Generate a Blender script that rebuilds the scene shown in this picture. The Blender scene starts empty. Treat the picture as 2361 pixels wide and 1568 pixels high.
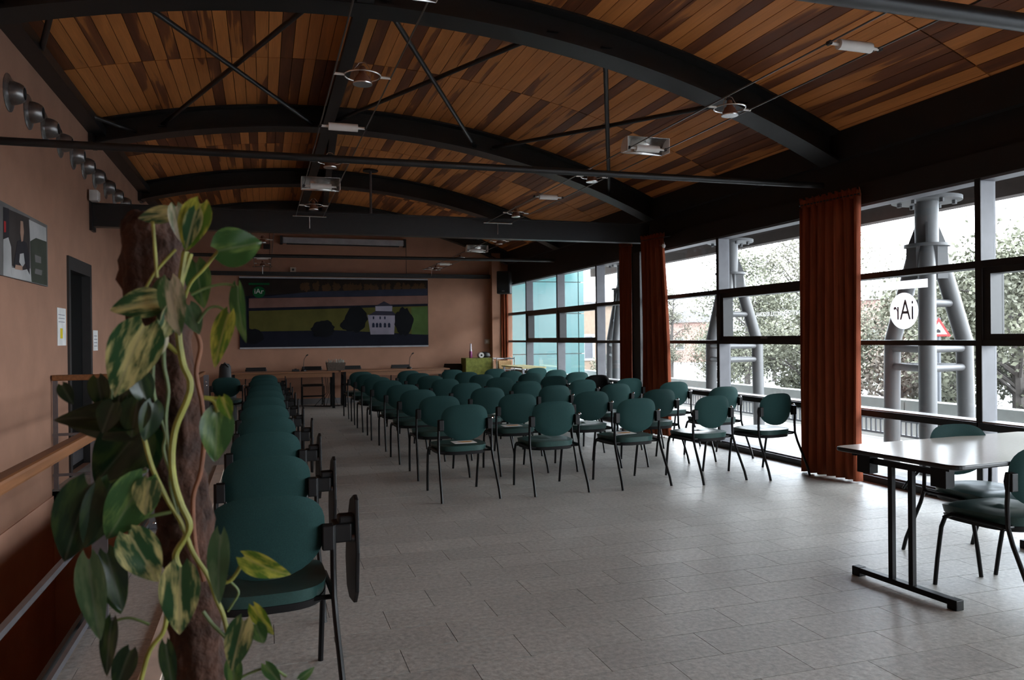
import bpy, math, random
from mathutils import Vector, Matrix
random.seed(7)
PI = math.pi
SC = bpy.context.scene
COL = SC.collection

# ------------------------------------------------------------------ camera, world, exposure
CAM_H, YAW, PITCH, ROLL, FPX = 1.38, math.radians(17.7), -5 / 1800., 0.0104, 1800.
_f = Vector((math.sin(YAW) * math.cos(PITCH), math.cos(YAW) * math.cos(PITCH), math.sin(PITCH)))
_r = Vector((math.cos(YAW), -math.sin(YAW), 0))
_u = _r.cross(_f)
CR = _r * math.cos(ROLL) - _u * math.sin(ROLL)
CU = _r * math.sin(ROLL) + _u * math.cos(ROLL)
CF = _f
cam_d = bpy.data.cameras.new('camera')
cam_d.sensor_width = 23.6
cam_d.lens = FPX / 2361 * 23.6
cam_d.dof.use_dof = True
cam_d.dof.focus_distance = 5.5
cam_d.dof.aperture_fstop = 4.5
cam_d.clip_start = 0.05
cam_d.clip_end = 400
cam = bpy.data.objects.new('camera', cam_d)
COL.objects.link(cam)
mw = Matrix((CR, CU, -CF)).transposed().to_4x4()
mw.translation = (0, 0, CAM_H)
cam.matrix_world = mw
SC.camera = cam

SKY = 2.0
world = bpy.data.worlds.new('sky')
SC.world = world
world.use_nodes = True
wn = world.node_tree
wn.nodes.clear()
wo = wn.nodes.new('ShaderNodeOutputWorld')
wb = wn.nodes.new('ShaderNodeBackground')
tc = wn.nodes.new('ShaderNodeTexCoord')
nz = wn.nodes.new('ShaderNodeTexNoise')
nz.inputs['Scale'].default_value = 2.2
nz.inputs['Detail'].default_value = 6
rp = wn.nodes.new('ShaderNodeValToRGB')
rp.color_ramp.elements[0].position = 0.38
rp.color_ramp.elements[0].color = (0.66, 0.74, 0.86, 1)
rp.color_ramp.elements[1].position = 0.62
rp.color_ramp.elements[1].color = (0.95, 0.97, 1.0, 1)
wn.links.new(tc.outputs['Generated'], nz.inputs['Vector'])
wn.links.new(nz.outputs['Fac'], rp.inputs['Fac'])
wn.links.new(rp.outputs['Color'], wb.inputs['Color'])
wb.inputs['Strength'].default_value = SKY
wn.links.new(wb.outputs['Background'], wo.inputs['Surface'])

vs = SC.view_settings
vs.view_transform = 'Standard'
vs.look = 'None'
vs.gamma = 1
vs.exposure = 3.1
vs.use_curve_mapping = False

XW, XL, YF, YB = 5.4, -1.9, 17.35, -4.6      # window plane, left wall, far wall, wall behind


def portal(name, loc, sx, sy, rot):
    d = bpy.data.lights.new(name, 'AREA')
    d.shape = 'RECTANGLE'
    d.size, d.size_y = sx, sy
    d.cycles.is_portal = True
    o = bpy.data.objects.new(name, d)
    o.location = loc
    o.rotation_euler = rot
    COL.objects.link(o)


for _y in (-2.75, 0.95, 4.6, 8.3, 12.0, 15.6):      # sampling portals in the window openings
    portal('window_portal', (XW + 0.25, _y, 1.33), 2.7, 3.6, (0, math.radians(90), 0))


# ------------------------------------------------------------------ materials
MATS = {}


def principled(name):
    m = bpy.data.materials.new(name)
    m.use_nodes = True
    MATS[name] = m
    return m, m.node_tree.nodes, m.node_tree.links, m.node_tree.nodes['Principled BSDF']


def mat(name, col, rough=0.5, metal=0.0, var=0.12, scale=8.0, bump=0.0, bscale=60.0, spec=0.5, coat=0.0, stretch=None):
    m, n, l, b = principled(name)
    b.inputs['Roughness'].default_value = rough
    b.inputs['Metallic'].default_value = metal
    b.inputs['Specular IOR Level'].default_value = spec
    b.inputs['Coat Weight'].default_value = coat
    t = n.new('ShaderNodeTexCoord')
    mp = n.new('ShaderNodeMapping')
    if stretch:
        mp.inputs['Scale'].default_value = stretch
    no = n.new('ShaderNodeTexNoise')
    no.inputs['Scale'].default_value = scale
    no.inputs['Detail'].default_value = 5
    cr = n.new('ShaderNodeValToRGB')
    cr.color_ramp.elements[0].position = 0.3
    cr.color_ramp.elements[1].position = 0.7
    cr.color_ramp.elements[0].color = tuple(c * (1 - var) for c in col) + (1,)
    cr.color_ramp.elements[1].color = tuple(min(1, c * (1 + var)) for c in col) + (1,)
    l.new(t.outputs['Object'], mp.inputs['Vector'])
    l.new(mp.outputs['Vector'], no.inputs['Vector'])
    l.new(no.outputs['Fac'], cr.inputs['Fac'])
    l.new(cr.outputs['Color'], b.inputs['Base Color'])
    if bump:
        n2 = n.new('ShaderNodeTexNoise')
        n2.inputs['Scale'].default_value = bscale
        n2.inputs['Detail'].default_value = 4
        bp = n.new('ShaderNodeBump')
        bp.inputs['Strength'].default_value = bump
        bp.inputs['Distance'].default_value = 0.01
        l.new(mp.outputs['Vector'], n2.inputs['Vector'])
        l.new(n2.outputs['Fac'], bp.inputs['Height'])
        l.new(bp.outputs['Normal'], b.inputs['Normal'])
    return m


def wood_mat():
    m, n, l, b = principled('plank_wood')
    b.inputs['Roughness'].default_value = 0.5
    b.inputs['Specular IOR Level'].default_value = 0.3
    oi = n.new('ShaderNodeObjectInfo')
    ge = n.new('ShaderNodeNewGeometry')
    ad = n.new('ShaderNodeMath')
    ad.operation = 'ADD'
    fr = n.new('ShaderNodeMath')
    fr.operation = 'FRACT'
    l.new(oi.outputs['Random'], ad.inputs[0])
    l.new(ge.outputs['Random Per Island'], ad.inputs[1])
    l.new(ad.outputs[0], fr.inputs[0])
    t = n.new('ShaderNodeTexCoord')
    mp = n.new('ShaderNodeMapping')
    mp.inputs['Scale'].default_value = (6.0, 0.5, 6.0)
    l.new(t.outputs['Object'], mp.inputs['Vector'])
    mu = n.new('ShaderNodeMath')
    mu.operation = 'MULTIPLY'
    mu.inputs[1].default_value = 57.0
    l.new(fr.outputs[0], mu.inputs[0])
    no = n.new('ShaderNodeTexNoise')
    no.noise_dimensions = '4D'
    no.inputs['Scale'].default_value = 1.0
    no.inputs['Detail'].default_value = 3
    no.inputs['Distortion'].default_value = 0.6
    l.new(mp.outputs['Vector'], no.inputs['Vector'])
    l.new(mu.outputs[0], no.inputs['W'])
    # plank base tone shifted by its own random value
    sh = n.new('ShaderNodeMath')
    sh.operation = 'MULTIPLY_ADD'
    sh.inputs[1].default_value = 0.42
    sh.inputs[2].default_value = -0.21
    l.new(fr.outputs[0], sh.inputs[0])
    a2 = n.new('ShaderNodeMath')
    a2.operation = 'ADD'
    l.new(no.outputs['Fac'], a2.inputs[0])
    l.new(sh.outputs[0], a2.inputs[1])
    cr = n.new('ShaderNodeValToRGB')
    e = cr.color_ramp.elements
    e[0].position = 0.30
    e[0].color = (0.15, 0.050, 0.022, 1)
    e[1].position = 0.72
    e[1].color = (0.66, 0.252, 0.072, 1)
    x = e.new(0.42)
    x.color = (0.23, 0.078, 0.029, 1)
    x = e.new(0.45)
    x.color = (0.50, 0.185, 0.050, 1)
    l.new(a2.outputs[0], cr.inputs['Fac'])
    mp2 = n.new('ShaderNodeMapping')
    mp2.inputs['Scale'].default_value = (120, 3, 120)
    l.new(t.outputs['Object'], mp2.inputs['Vector'])
    n2 = n.new('ShaderNodeTexNoise')
    n2.inputs['Scale'].default_value = 1.0
    n2.inputs['Detail'].default_value = 4
    l.new(mp2.outputs['Vector'], n2.inputs['Vector'])
    mr = n.new('ShaderNodeMapRange')
    mr.inputs['To Min'].default_value = 0.75
    mr.inputs['To Max'].default_value = 1.25
    l.new(n2.outputs['Fac'], mr.inputs['Value'])
    mx = n.new('ShaderNodeMix')
    mx.data_type = 'RGBA'
    mx.blend_type = 'MULTIPLY'
    mx.inputs[0].default_value = 1.0
    l.new(cr.outputs['Color'], mx.inputs[6])
    l.new(mr.outputs['Result'], mx.inputs[7])
    l.new(mx.outputs[2], b.inputs['Base Color'])
    return m


def tile_mat():
    m, n, l, b = principled('stone_tile')
    b.inputs['Specular IOR Level'].default_value = 0.55
    oi = n.new('ShaderNodeObjectInfo')
    ge = n.new('ShaderNodeNewGeometry')
    ad = n.new('ShaderNodeMath')
    ad.operation = 'ADD'
    fr = n.new('ShaderNodeMath')
    fr.operation = 'FRACT'
    l.new(oi.outputs['Random'], ad.inputs[0])
    l.new(ge.outputs['Random Per Island'], ad.inputs[1])
    l.new(ad.outputs[0], fr.inputs[0])
    no = n.new('ShaderNodeTexNoise')
    no.inputs['Scale'].default_value = 38
    no.inputs['Detail'].default_value = 8
    no.inputs['Roughness'].default_value = 0.7
    l.new(ge.outputs['Position'], no.inputs['Vector'])
    n3 = n.new('ShaderNodeTexNoise')
    n3.inputs['Scale'].default_value = 2.2
    n3.inputs['Detail'].default_value = 3
    l.new(ge.outputs['Position'], n3.inputs['Vector'])
    cr = n.new('ShaderNodeValToRGB')
    cr.color_ramp.elements[0].position = 0.3
    cr.color_ramp.elements[0].color = (0.28, 0.268, 0.25, 1)
    cr.color_ramp.elements[1].position = 0.72
    cr.color_ramp.elements[1].color = (0.62, 0.60, 0.56, 1)
    l.new(no.outputs['Fac'], cr.inputs['Fac'])
    s1 = n.new('ShaderNodeMath')
    s1.operation = 'MULTIPLY_ADD'
    s1.inputs[1].default_value = 0.16
    s1.inputs[2].default_value = 0.86
    l.new(fr.outputs[0], s1.inputs[0])
    s2 = n.new('ShaderNodeMath')
    s2.operation = 'MULTIPLY_ADD'
    s2.inputs[1].default_value = 0.3
    l.new(n3.outputs['Fac'], s2.inputs[0])
    l.new(s1.outputs[0], s2.inputs[2])
    s3 = n.new('ShaderNodeMath')
    s3.operation = 'SUBTRACT'
    s3.inputs[1].default_value = 0.12
    l.new(s2.outputs[0], s3.inputs[0])
    mx = n.new('ShaderNodeMix')
    mx.data_type = 'RGBA'
    mx.blend_type = 'MULTIPLY'
    mx.inputs[0].default_value = 1.0
    l.new(cr.outputs['Color'], mx.inputs[6])
    l.new(s3.outputs[0], mx.inputs[7])
    l.new(mx.outputs[2], b.inputs['Base Color'])
    mr = n.new('ShaderNodeMapRange')
    mr.inputs['To Min'].default_value = 0.34
    mr.inputs['To Max'].default_value = 0.52
    l.new(no.outputs['Fac'], mr.inputs['Value'])
    l.new(mr.outputs['Result'], b.inputs['Roughness'])
    n4 = n.new('ShaderNodeTexNoise')
    n4.inputs['Scale'].default_value = 26
    n4.inputs['Detail'].default_value = 6
    l.new(ge.outputs['Position'], n4.inputs['Vector'])
    bp = n.new('ShaderNodeBump')
    bp.inputs['Strength'].default_value = 0.35
    bp.inputs['Distance'].default_value = 0.006
    l.new(n4.outputs['Fac'], bp.inputs['Height'])
    l.new(bp.outputs['Normal'], b.inputs['Normal'])
    return m


def glass_mat(name, tint, spec=1.0):
    m, n, l, b = principled(name)
    n.remove(b)
    out = n['Material Output']
    tr = n.new('ShaderNodeBsdfTransparent')
    tr.inputs['Color'].default_value = tint + (1,)
    gl = n.new('ShaderNodeBsdfGlossy')
    gl.inputs['Roughness'].default_value = 0.02
    lw = n.new('ShaderNodeLayerWeight')
    lw.inputs['Blend'].default_value = 0.5
    pw = n.new('ShaderNodeMath')
    pw.operation = 'POWER'
    pw.inputs[1].default_value = 5.0
    l.new(lw.outputs['Facing'], pw.inputs[0])
    fz = n.new('ShaderNodeMath')
    fz.operation = 'MULTIPLY_ADD'
    fz.inputs[1].default_value = 0.85
    fz.inputs[2].default_value = 0.02
    l.new(pw.outputs[0], fz.inputs[0])
    mx = n.new('ShaderNodeMixShader')
    l.new(fz.outputs[0], mx.inputs['Fac'])
    l.new(tr.outputs[0], mx.inputs[1])
    l.new(gl.outputs[0], mx.inputs[2])
    l.new(mx.outputs[0], out.inputs['Surface'])
    return m


def leaf_mat(name, green, pale, amount, rough=0.35):
    m, n, l, b = principled(name)
    b.inputs['Roughness'].default_value = rough
    b.inputs['Subsurface Weight'].default_value = 0.0
    t = n.new('ShaderNodeTexCoord')
    oi = n.new('ShaderNodeObjectInfo')
    mp = n.new('ShaderNodeMapping')
    mp.inputs['Scale'].default_value = (75, 15, 75)
    mp.inputs['Rotation'].default_value = (0, 0, 0.35)
    l.new(t.outputs['Object'], mp.inputs['Vector'])
    mu = n.new('ShaderNodeMath')
    mu.operation = 'MULTIPLY'
    mu.inputs[1].default_value = 40
    l.new(oi.outputs['Random'], mu.inputs[0])
    no = n.new('ShaderNodeTexNoise')
    no.noise_dimensions = '4D'
    no.inputs['Scale'].default_value = 1.0
    no.inputs['Detail'].default_value = 4
    no.inputs['Roughness'].default_value = 0.6
    l.new(mp.outputs['Vector'], no.inputs['Vector'])
    l.new(mu.outputs[0], no.inputs['W'])
    cr = n.new('ShaderNodeValToRGB')
    e = cr.color_ramp.elements
    p = 0.5 - 0.18 * (amount - 0.5) * 2
    e[0].position = max(0.05, p - 0.05)
    e[0].color = green + (1,)
    e[1].position = min(0.98, p + 0.09)
    e[1].color = pale + (1,)
    l.new(no.outputs['Fac'], cr.inputs['Fac'])
    sx = n.new('ShaderNodeSeparateXYZ')
    l.new(t.outputs['Object'], sx.inputs[0])
    ab = n.new('ShaderNodeMath')
    ab.operation = 'ABSOLUTE'
    l.new(sx.outputs['X'], ab.inputs[0])
    lt = n.new('ShaderNodeMapRange')
    lt.inputs['From Min'].default_value = 0.0008
    lt.inputs['From Max'].default_value = 0.0022
    lt.inputs['To Min'].default_value = 0.65
    lt.inputs['To Max'].default_value = 0.0
    l.new(ab.outputs[0], lt.inputs['Value'])
    rib = n.new('ShaderNodeMix')
    rib.data_type = 'RGBA'
    rib.inputs[7].default_value = tuple(min(1, 0.6 * c + 0.05) for c in pale) + (1,)
    l.new(lt.outputs['Result'], rib.inputs[0])
    l.new(cr.outputs['Color'], rib.inputs[6])
    l.new(rib.outputs[2], b.inputs['Base Color'])
    tl = n.new('ShaderNodeBsdfTranslucent')
    l.new(rib.outputs[2], tl.inputs['Color'])
    mx = n.new('ShaderNodeMixShader')
    mx.inputs['Fac'].default_value = 0.25
    l.new(b.outputs[0], mx.inputs[1])
    l.new(tl.outputs[0], mx.inputs[2])
    l.new(mx.outputs[0], n['Material Output'].inputs['Surface'])
    return m


wood_mat()
tile_mat()
glass_mat('window_glass', (0.95, 0.97, 0.97))
mat('plaster', (0.36, 0.188, 0.122), 0.85, var=0.09, scale=3, bump=0.15, bscale=90)
mat('plaster_low', (0.6, 0.33, 0.23), 0.8, var=0.12, scale=2)
mat('slab', (0.17, 0.165, 0.155), 0.9)
mat('grey_skirting', (0.16, 0.155, 0.16), 0.6)
mat('roof_deck', (0.02, 0.015, 0.012), 0.9)
mat('dark_steel', (0.0125, 0.0125, 0.013), 0.42, var=0.15, scale=20, spec=0.5)
mat('dark_fascia', (0.01, 0.0085, 0.008), 0.6, var=0.2, scale=4)
mat('frame_black', (0.007, 0.007, 0.007), 0.4, var=0.2, scale=20)
mat('frame_lit_grey', (0.14, 0.14, 0.155), 0.45, var=0.08, scale=10)  # lighter copy of the black frame, daylight put into the colour
mat('sill_white', (0.6, 0.6, 0.6), 0.35)
mat('handrail_wood', (0.2, 0.078, 0.028), 0.4, var=0.25, scale=2, stretch=(20, 2, 20))
mat('rail_steel', (0.22, 0.22, 0.24), 0.35, metal=0.7)
mat('chrome', (0.75, 0.75, 0.76), 0.18, metal=1.0, var=0.03)
mat('brushed_nozzle', (0.30, 0.295, 0.29), 0.33, metal=0.85, var=0.15, scale=30)
mat('black_hole', (0.004, 0.004, 0.004), 0.9)
mat('door_black', (0.004, 0.004, 0.004), 0.6, spec=0.1)
mat('door_frame', (0.03, 0.028, 0.027), 0.5)
mat('curtain_rust', (0.235, 0.048, 0.014), 0.9, var=0.22, scale=40, stretch=(1, 1, 0.08))
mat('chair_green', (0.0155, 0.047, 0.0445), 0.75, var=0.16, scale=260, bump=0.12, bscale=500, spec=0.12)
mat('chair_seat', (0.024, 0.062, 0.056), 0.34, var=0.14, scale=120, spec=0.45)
mat('chair_plastic', (0.010, 0.0095, 0.010), 0.5, var=0.1, spec=0.25)
mat('chair_tube', (0.004, 0.004, 0.0045), 0.38, var=0.1, spec=0.22)
mat('chair_black', (0.004, 0.004, 0.0045), 0.5)
mat('table_laminate', (0.86, 0.81, 0.74), 0.16, var=0.04, scale=60, spec=0.6)
mat('edge_black', (0.012, 0.012, 0.012), 0.35)
mat('head_wood', (0.24, 0.11, 0.055), 0.35, var=0.2, scale=3, stretch=(1, 14, 14))
mat('paper', (0.78, 0.76, 0.74), 0.7)
mat('print_orange', (0.62, 0.30, 0.08), 0.7)
mat('lamp_white', (0.72, 0.70, 0.66), 0.4)
mat('lamp_silver', (0.62, 0.6, 0.58), 0.25, metal=0.9)
mat('copper_glass', (0.16, 0.075, 0.05), 0.25)
mat('cable', (0.16, 0.15, 0.14), 0.35, metal=0.8)
mat('screen_case', (0.36, 0.36, 0.38), 0.4)
mat('black_box', (0.010, 0.010, 0.011), 0.55)
mat('white_plastic', (0.62, 0.61, 0.59), 0.4)
mat('beige_plastic', (0.42, 0.34, 0.27), 0.5)
mat('green_cloth', (0.20, 0.215, 0.045), 0.9, var=0.3, scale=14)
mat('yellow_top', (0.72, 0.62, 0.30), 0.4)
mat('wicker_dark', (0.085, 0.062, 0.048), 0.8, var=0.5, scale=70)
mat('wicker_light', (0.58, 0.36, 0.17), 0.8, var=0.4, scale=70)
mat('straw_grey', (0.26, 0.25, 0.22), 0.9, var=0.4, scale=50)
mat('bottle_pink', (0.36, 0.06, 0.22), 0.25)
mat('bottle_white', (0.72, 0.68, 0.74), 0.3)
mat('strip_cream', (0.74, 0.60, 0.50), 0.5)
mat('moss_pole', (0.05, 0.02, 0.011), 0.95, var=0.6, scale=24, bump=1.0, bscale=70)
mat('vine', (0.27, 0.27, 0.05), 0.5, var=0.3, scale=30)
mat('vine_green', (0.12, 0.17, 0.055), 0.5, var=0.3, scale=30)
mat('vine_brown', (0.20, 0.075, 0.035), 0.7, var=0.3, scale=30)
mat('terracotta', (0.34, 0.13, 0.07), 0.8)
mat('soil', (0.03, 0.02, 0.015), 0.95)
leaf_mat('leaf_variegated', (0.022, 0.075, 0.026), (0.52, 0.48, 0.20), 0.45)
leaf_mat('leaf_cream', (0.05, 0.12, 0.04), (0.50, 0.43, 0.29), 0.62)
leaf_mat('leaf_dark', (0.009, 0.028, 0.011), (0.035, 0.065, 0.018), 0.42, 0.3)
leaf_mat('leaf_green', (0.030, 0.085, 0.022), (0.12, 0.19, 0.05), 0.42, 0.3)
leaf_mat('leaf_yellow', (0.075, 0.15, 0.012), (0.50, 0.46, 0.07), 0.5)
leaf_mat('leaf_grey', (0.055, 0.115, 0.050), (0.12, 0.18, 0.09), 0.45, 0.4)
# outdoors
mat('concrete', (0.2, 0.195, 0.18), 0.85, var=0.12, scale=2)
mat('snow_ground', (0.22, 0.22, 0.23), 0.9, var=0.35, scale=0.5)
mat('terrace_pale', (0.4, 0.39, 0.37), 0.85, var=0.1, scale=1)
mat('tripod_grey', (0.085, 0.085, 0.087), 0.45, var=0.08, scale=3)
mat('eave_brown', (0.07, 0.053, 0.045), 0.8, var=0.1)
mat('parapet_pale', (0.13, 0.135, 0.125), 0.7, var=0.08)
mat('picket_grey', (0.08, 0.085, 0.095), 0.5)
mat('teal_panel', (0.05, 0.14, 0.142), 0.25, var=0.06, scale=1)
mat('house_pink', (0.19, 0.12, 0.1), 0.85)
mat('house_orange', (0.17, 0.125, 0.09), 0.85)
mat('house_white', (0.26, 0.26, 0.25), 0.8)
mat('house_roof', (0.11, 0.105, 0.105), 0.8)
mat('house_glass', (0.07, 0.075, 0.085), 0.15)
mat('bark', (0.05, 0.043, 0.038), 0.9, var=0.3, scale=10)
mat('foliage_olive', (0.092, 0.094, 0.064), 0.8, var=0.5, scale=1.5)
mat('foliage_pale', (0.115, 0.11, 0.08), 0.8, var=0.45, scale=1.5)
mat('foliage_brown', (0.105, 0.088, 0.07), 0.8, var=0.4, scale=1.5)
mat('sign_red', (0.55, 0.03, 0.03), 0.4)
mat('sign_white', (0.75, 0.75, 0.75), 0.4)
mat('sticker_white', (0.86, 0.86, 0.87), 0.6, var=0.02)
mat('sticker_grey', (0.16, 0.16, 0.19), 0.6)


def translucent(name, f):
    m = MATS[name]
    n, l = m.node_tree.nodes, m.node_tree.links
    b = n['Principled BSDF']
    tl = n.new('ShaderNodeBsdfTranslucent')
    l.new(b.inputs['Base Color'].links[0].from_socket, tl.inputs['Color'])
    mx = n.new('ShaderNodeMixShader')
    mx.inputs['Fac'].default_value = f
    l.new(b.outputs[0], mx.inputs[1])
    l.new(tl.outputs[0], mx.inputs[2])
    l.new(mx.outputs[0], n['Material Output'].inputs['Surface'])


translucent('sticker_white', 0.6)
translucent('curtain_rust', 0.06)


# ------------------------------------------------------------------ mesh helpers
class MB:
    def __init__(s):
        s.v, s.f, s.m = [], [], []
        s.cur = 0

    def add(s, vs_, fs_):
        o = len(s.v)
        s.v += [tuple(p) for p in vs_]
        for f in fs_:
            s.f.append(tuple(i + o for i in f))
            s.m.append(s.cur)

    def box(s, x0, x1, y0, y1, z0, z1, M=None):
        p = [Vector((x, y, z)) for z in (z0, z1) for y in (y0, y1) for x in (x0, x1)]
        if M is not None:
            p = [M @ q for q in p]
        s.add(p, [(0, 2, 3, 1), (4, 5, 7, 6), (0, 1, 5, 4), (2, 6, 7, 3), (0, 4, 6, 2), (1, 3, 7, 5)])
        return s

    def tube(s, pts, r, n=8, caps=True, up=None):
        pts = [Vector(p) for p in pts]
        rr = r if isinstance(r, (list, tuple)) else [r] * len(pts)
        t0 = (pts[1] - pts[0]).normalized()
        a = Vector((0, 0, 1)) if abs(t0.z) < 0.9 else Vector((1, 0, 0))
        nrm = t0.cross(a).normalized()
        rings = []
        for i, p in enumerate(pts):
            if i == 0:
                t = pts[1] - pts[0]
            elif i == len(pts) - 1:
                t = pts[-1] - pts[-2]
            else:
                t = (pts[i + 1] - pts[i]).normalized() + (pts[i] - pts[i - 1]).normalized()
            t.normalize()
            nrm = (nrm - t * nrm.dot(t)).normalized()
            b = t.cross(nrm)
            rings.append([p + (nrm * math.cos(2 * PI * k / n) + b * math.sin(2 * PI * k / n)) * rr[i] for k in range(n)])
        vs_ = [q for rg in rings for q in rg]
        fs_ = []
        for i in range(len(pts) - 1):
            for k in range(n):
                k2 = (k + 1) % n
                fs_.append((i * n + k, i * n + k2, (i + 1) * n + k2, (i + 1) * n + k))
        if caps:
            fs_.append(tuple(range(n))[::-1])
            fs_.append(tuple((len(pts) - 1) * n + k for k in range(n)))
        s.add(vs_, fs_)
        return s

    def lathe(s, prof, n=24, M=None):
        """prof: list of (r, z) about local z"""
        M = M or Matrix.Identity(4)
        vs_, fs_ = [], []
        for r, z in prof:
            for k in range(n):
                vs_.append(M @ Vector((r * math.cos(2 * PI * k / n), r * math.sin(2 * PI * k / n), z)))
        for i in range(len(prof) - 1):
            for k in range(n):
                k2 = (k + 1) % n
                fs_.append((i * n + k, i * n + k2, (i + 1) * n + k2, (i + 1) * n + k))
        fs_.append(tuple(range(n))[::-1])
        fs_.append(tuple((len(prof) - 1) * n + k for k in range(n)))
        s.add(vs_, fs_)
        return s

    def prism(s, poly, d0, d1, M):
        """poly in local xy, extruded local z d0..d1"""
        n = len(poly)
        vs_ = [M @ Vector((x, y, d0)) for x, y in poly] + [M @ Vector((x, y, d1)) for x, y in poly]
        fs_ = [tuple(range(n))[::-1], tuple(range(n, 2 * n))]
        for k in range(n):
            k2 = (k + 1) % n
            fs_.append((k, k2, n + k2, n + k))
        s.add(vs_, fs_)
        return s

    def build(s, name, mats_, parent=None, smooth=False, loc=None, bevel=0.0):
        me = bpy.data.meshes.new(name)
        me.from_pydata(s.v, [], s.f)
        for q in (mats_ if isinstance(mats_, (list, tuple)) else [mats_]):
            me.materials.append(MATS[q])
        for i, p in enumerate(me.polygons):
            p.material_index = s.m[i]
            p.use_smooth = smooth
        if smooth:
            try:
                me.set_sharp_from_angle(angle=math.radians(42))
            except Exception:
                pass
        me.update()
        o = bpy.data.objects.new(name, me)
        COL.objects.link(o)
        if loc is not None:
            o.location = loc
        if parent is not None:
            o.parent = parent
        if bevel:
            md = o.modifiers.new('bevel', 'BEVEL')
            md.width = bevel
            md.segments = 2
            md.limit_method = 'ANGLE'
        return o


def thing(name, label, cat, loc=(0, 0, 0), rz=0.0, group=None):
    o = bpy.data.objects.new(name, None)
    o.empty_display_size = 0.1
    COL.objects.link(o)
    o.location = loc
    o.rotation_euler = (0, 0, rz)
    o['label'] = label
    o['category'] = cat
    if group:
        o['group'] = group
    return o


def tag(o, label, cat, group=None):
    o['label'] = label
    o['category'] = cat
    if group:
        o['group'] = group
    return o


def struct(o):
    o['kind'] = 'structure'
    return o


def copy_tree(o, parent=None):
    c = o.copy()
    COL.objects.link(c)
    if parent is not None:
        c.parent = parent
    for ch in o.children:
        copy_tree(ch, c)
    return c


ORD = ['first', 'second', 'third', 'fourth', 'fifth', 'sixth', 'seventh', 'eighth', 'ninth', 'tenth', 'eleventh', 'twelfth']


def text_mesh(body, size, align='CENTER'):
    cu = bpy.data.curves.new('lettering', 'FONT')
    cu.body = body
    cu.size = size
    cu.align_x = align
    cu.align_y = 'CENTER'
    cu.resolution_u = 3
    o = bpy.data.objects.new('lettering', cu)
    COL.objects.link(o)
    dg = bpy.context.evaluated_depsgraph_get()
    me = bpy.data.meshes.new_from_object(o.evaluated_get(dg))
    bpy.data.objects.remove(o)
    bpy.data.curves.remove(cu)
    return me


def ray(px, py):
    return CF + CR * ((px - 1180.5) / FPX) - CU * ((py - 784.0) / FPX)


def at(px, py, Y):
    d = ray(px, py)
    return Vector((0, 0, CAM_H)) + d * (Y / d.y)


# ------------------------------------------------------------------ floor
SX0, SX1, SY0, SY1 = XL, -0.86, -1.6, 8.3           # stairwell opening
fb = MB()
fb.box(SX1, XW + 0.3, YB - 0.2, YF + 0.2, -0.28, -0.004)
fb.box(XL - 0.2, SX1, SY1, YF + 0.2, -0.28, -0.004)
fb.box(XL - 0.2, SX1, YB - 0.2, SY0, -0.28, -0.004)
floor = struct(fb.build('floor', 'slab'))
TW, TH, GAP = 0.53, 0.2565, 0.003
tiles = []
row = -40
while True:
    y0 = 3.2 + row * TH
    row += 1
    y1 = y0 + TH
    if y0 > YF:
        break
    if y1 < YB:
        continue
    off = 0.565 if (row - 1) % 2 == 0 else 0.83
    k = -8
    while True:
        x0 = off + k * TW
        k += 1
        if x0 > XW + 0.12:
            break
        a0, a1, b0, b1 = x0 + GAP / 2, x0 + TW - GAP / 2, max(y0 + GAP / 2, YB), min(y1 - GAP / 2, YF)
        xmin = SX1 if (y0 < SY1 and y1 > SY0) else XL
        a0, a1 = max(a0, xmin + 0.002), min(a1, XW + 0.12)
        if a1 - a0 < 0.02 or b1 - b0 < 0.02:
            continue
        tiles.append((a0, a1, b0, b1))


def tile_rank(t):
    cx, cy = (t[0] + t[1]) / 2, (t[2] + t[3]) / 2
    d = Vector((cx, cy, -CAM_H))
    z = d.dot(CF)
    if z < 0.5:
        return -1
    u, w = FPX * d.dot(CR) / z, -FPX * d.dot(CU) / z
    if abs(u) > 1250 or w > 850:
        return -1
    return (t[1] - t[0]) * (t[3] - t[2]) / z ** 3


tiles.sort(key=tile_rank, reverse=True)
tcache = {}
for t in tiles[:300]:
    w, d = round(t[1] - t[0], 3), round(t[3] - t[2], 3)
    loc = ((t[0] + t[1]) / 2, (t[2] + t[3]) / 2, 0)
    if (w, d) not in tcache:
        m_ = MB().box(-w / 2, w / 2, -d / 2, d / 2, -0.012, 0)
        o = m_.build('tile', 'stone_tile', floor, loc=loc)
        tcache[(w, d)] = o.data
    else:
        o = bpy.data.objects.new('tile', tcache[(w, d)])
        COL.objects.link(o)
        o.parent = floor
        o.location = loc
fm = MB()
for t in tiles[300:]:
    fm.box(t[0], t[1], t[2], t[3], -0.012, 0)
o = fm.build('tile_field', 'stone_tile', floor)
o['kind'] = 'stuff'

# lower stair floor
struct(MB().box(XL - 0.2, SX1 + 0.6, SY0 - 0.2, SY1 + 0.2, -3.1, -2.9).build('floor_lower', 'slab'))

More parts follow.
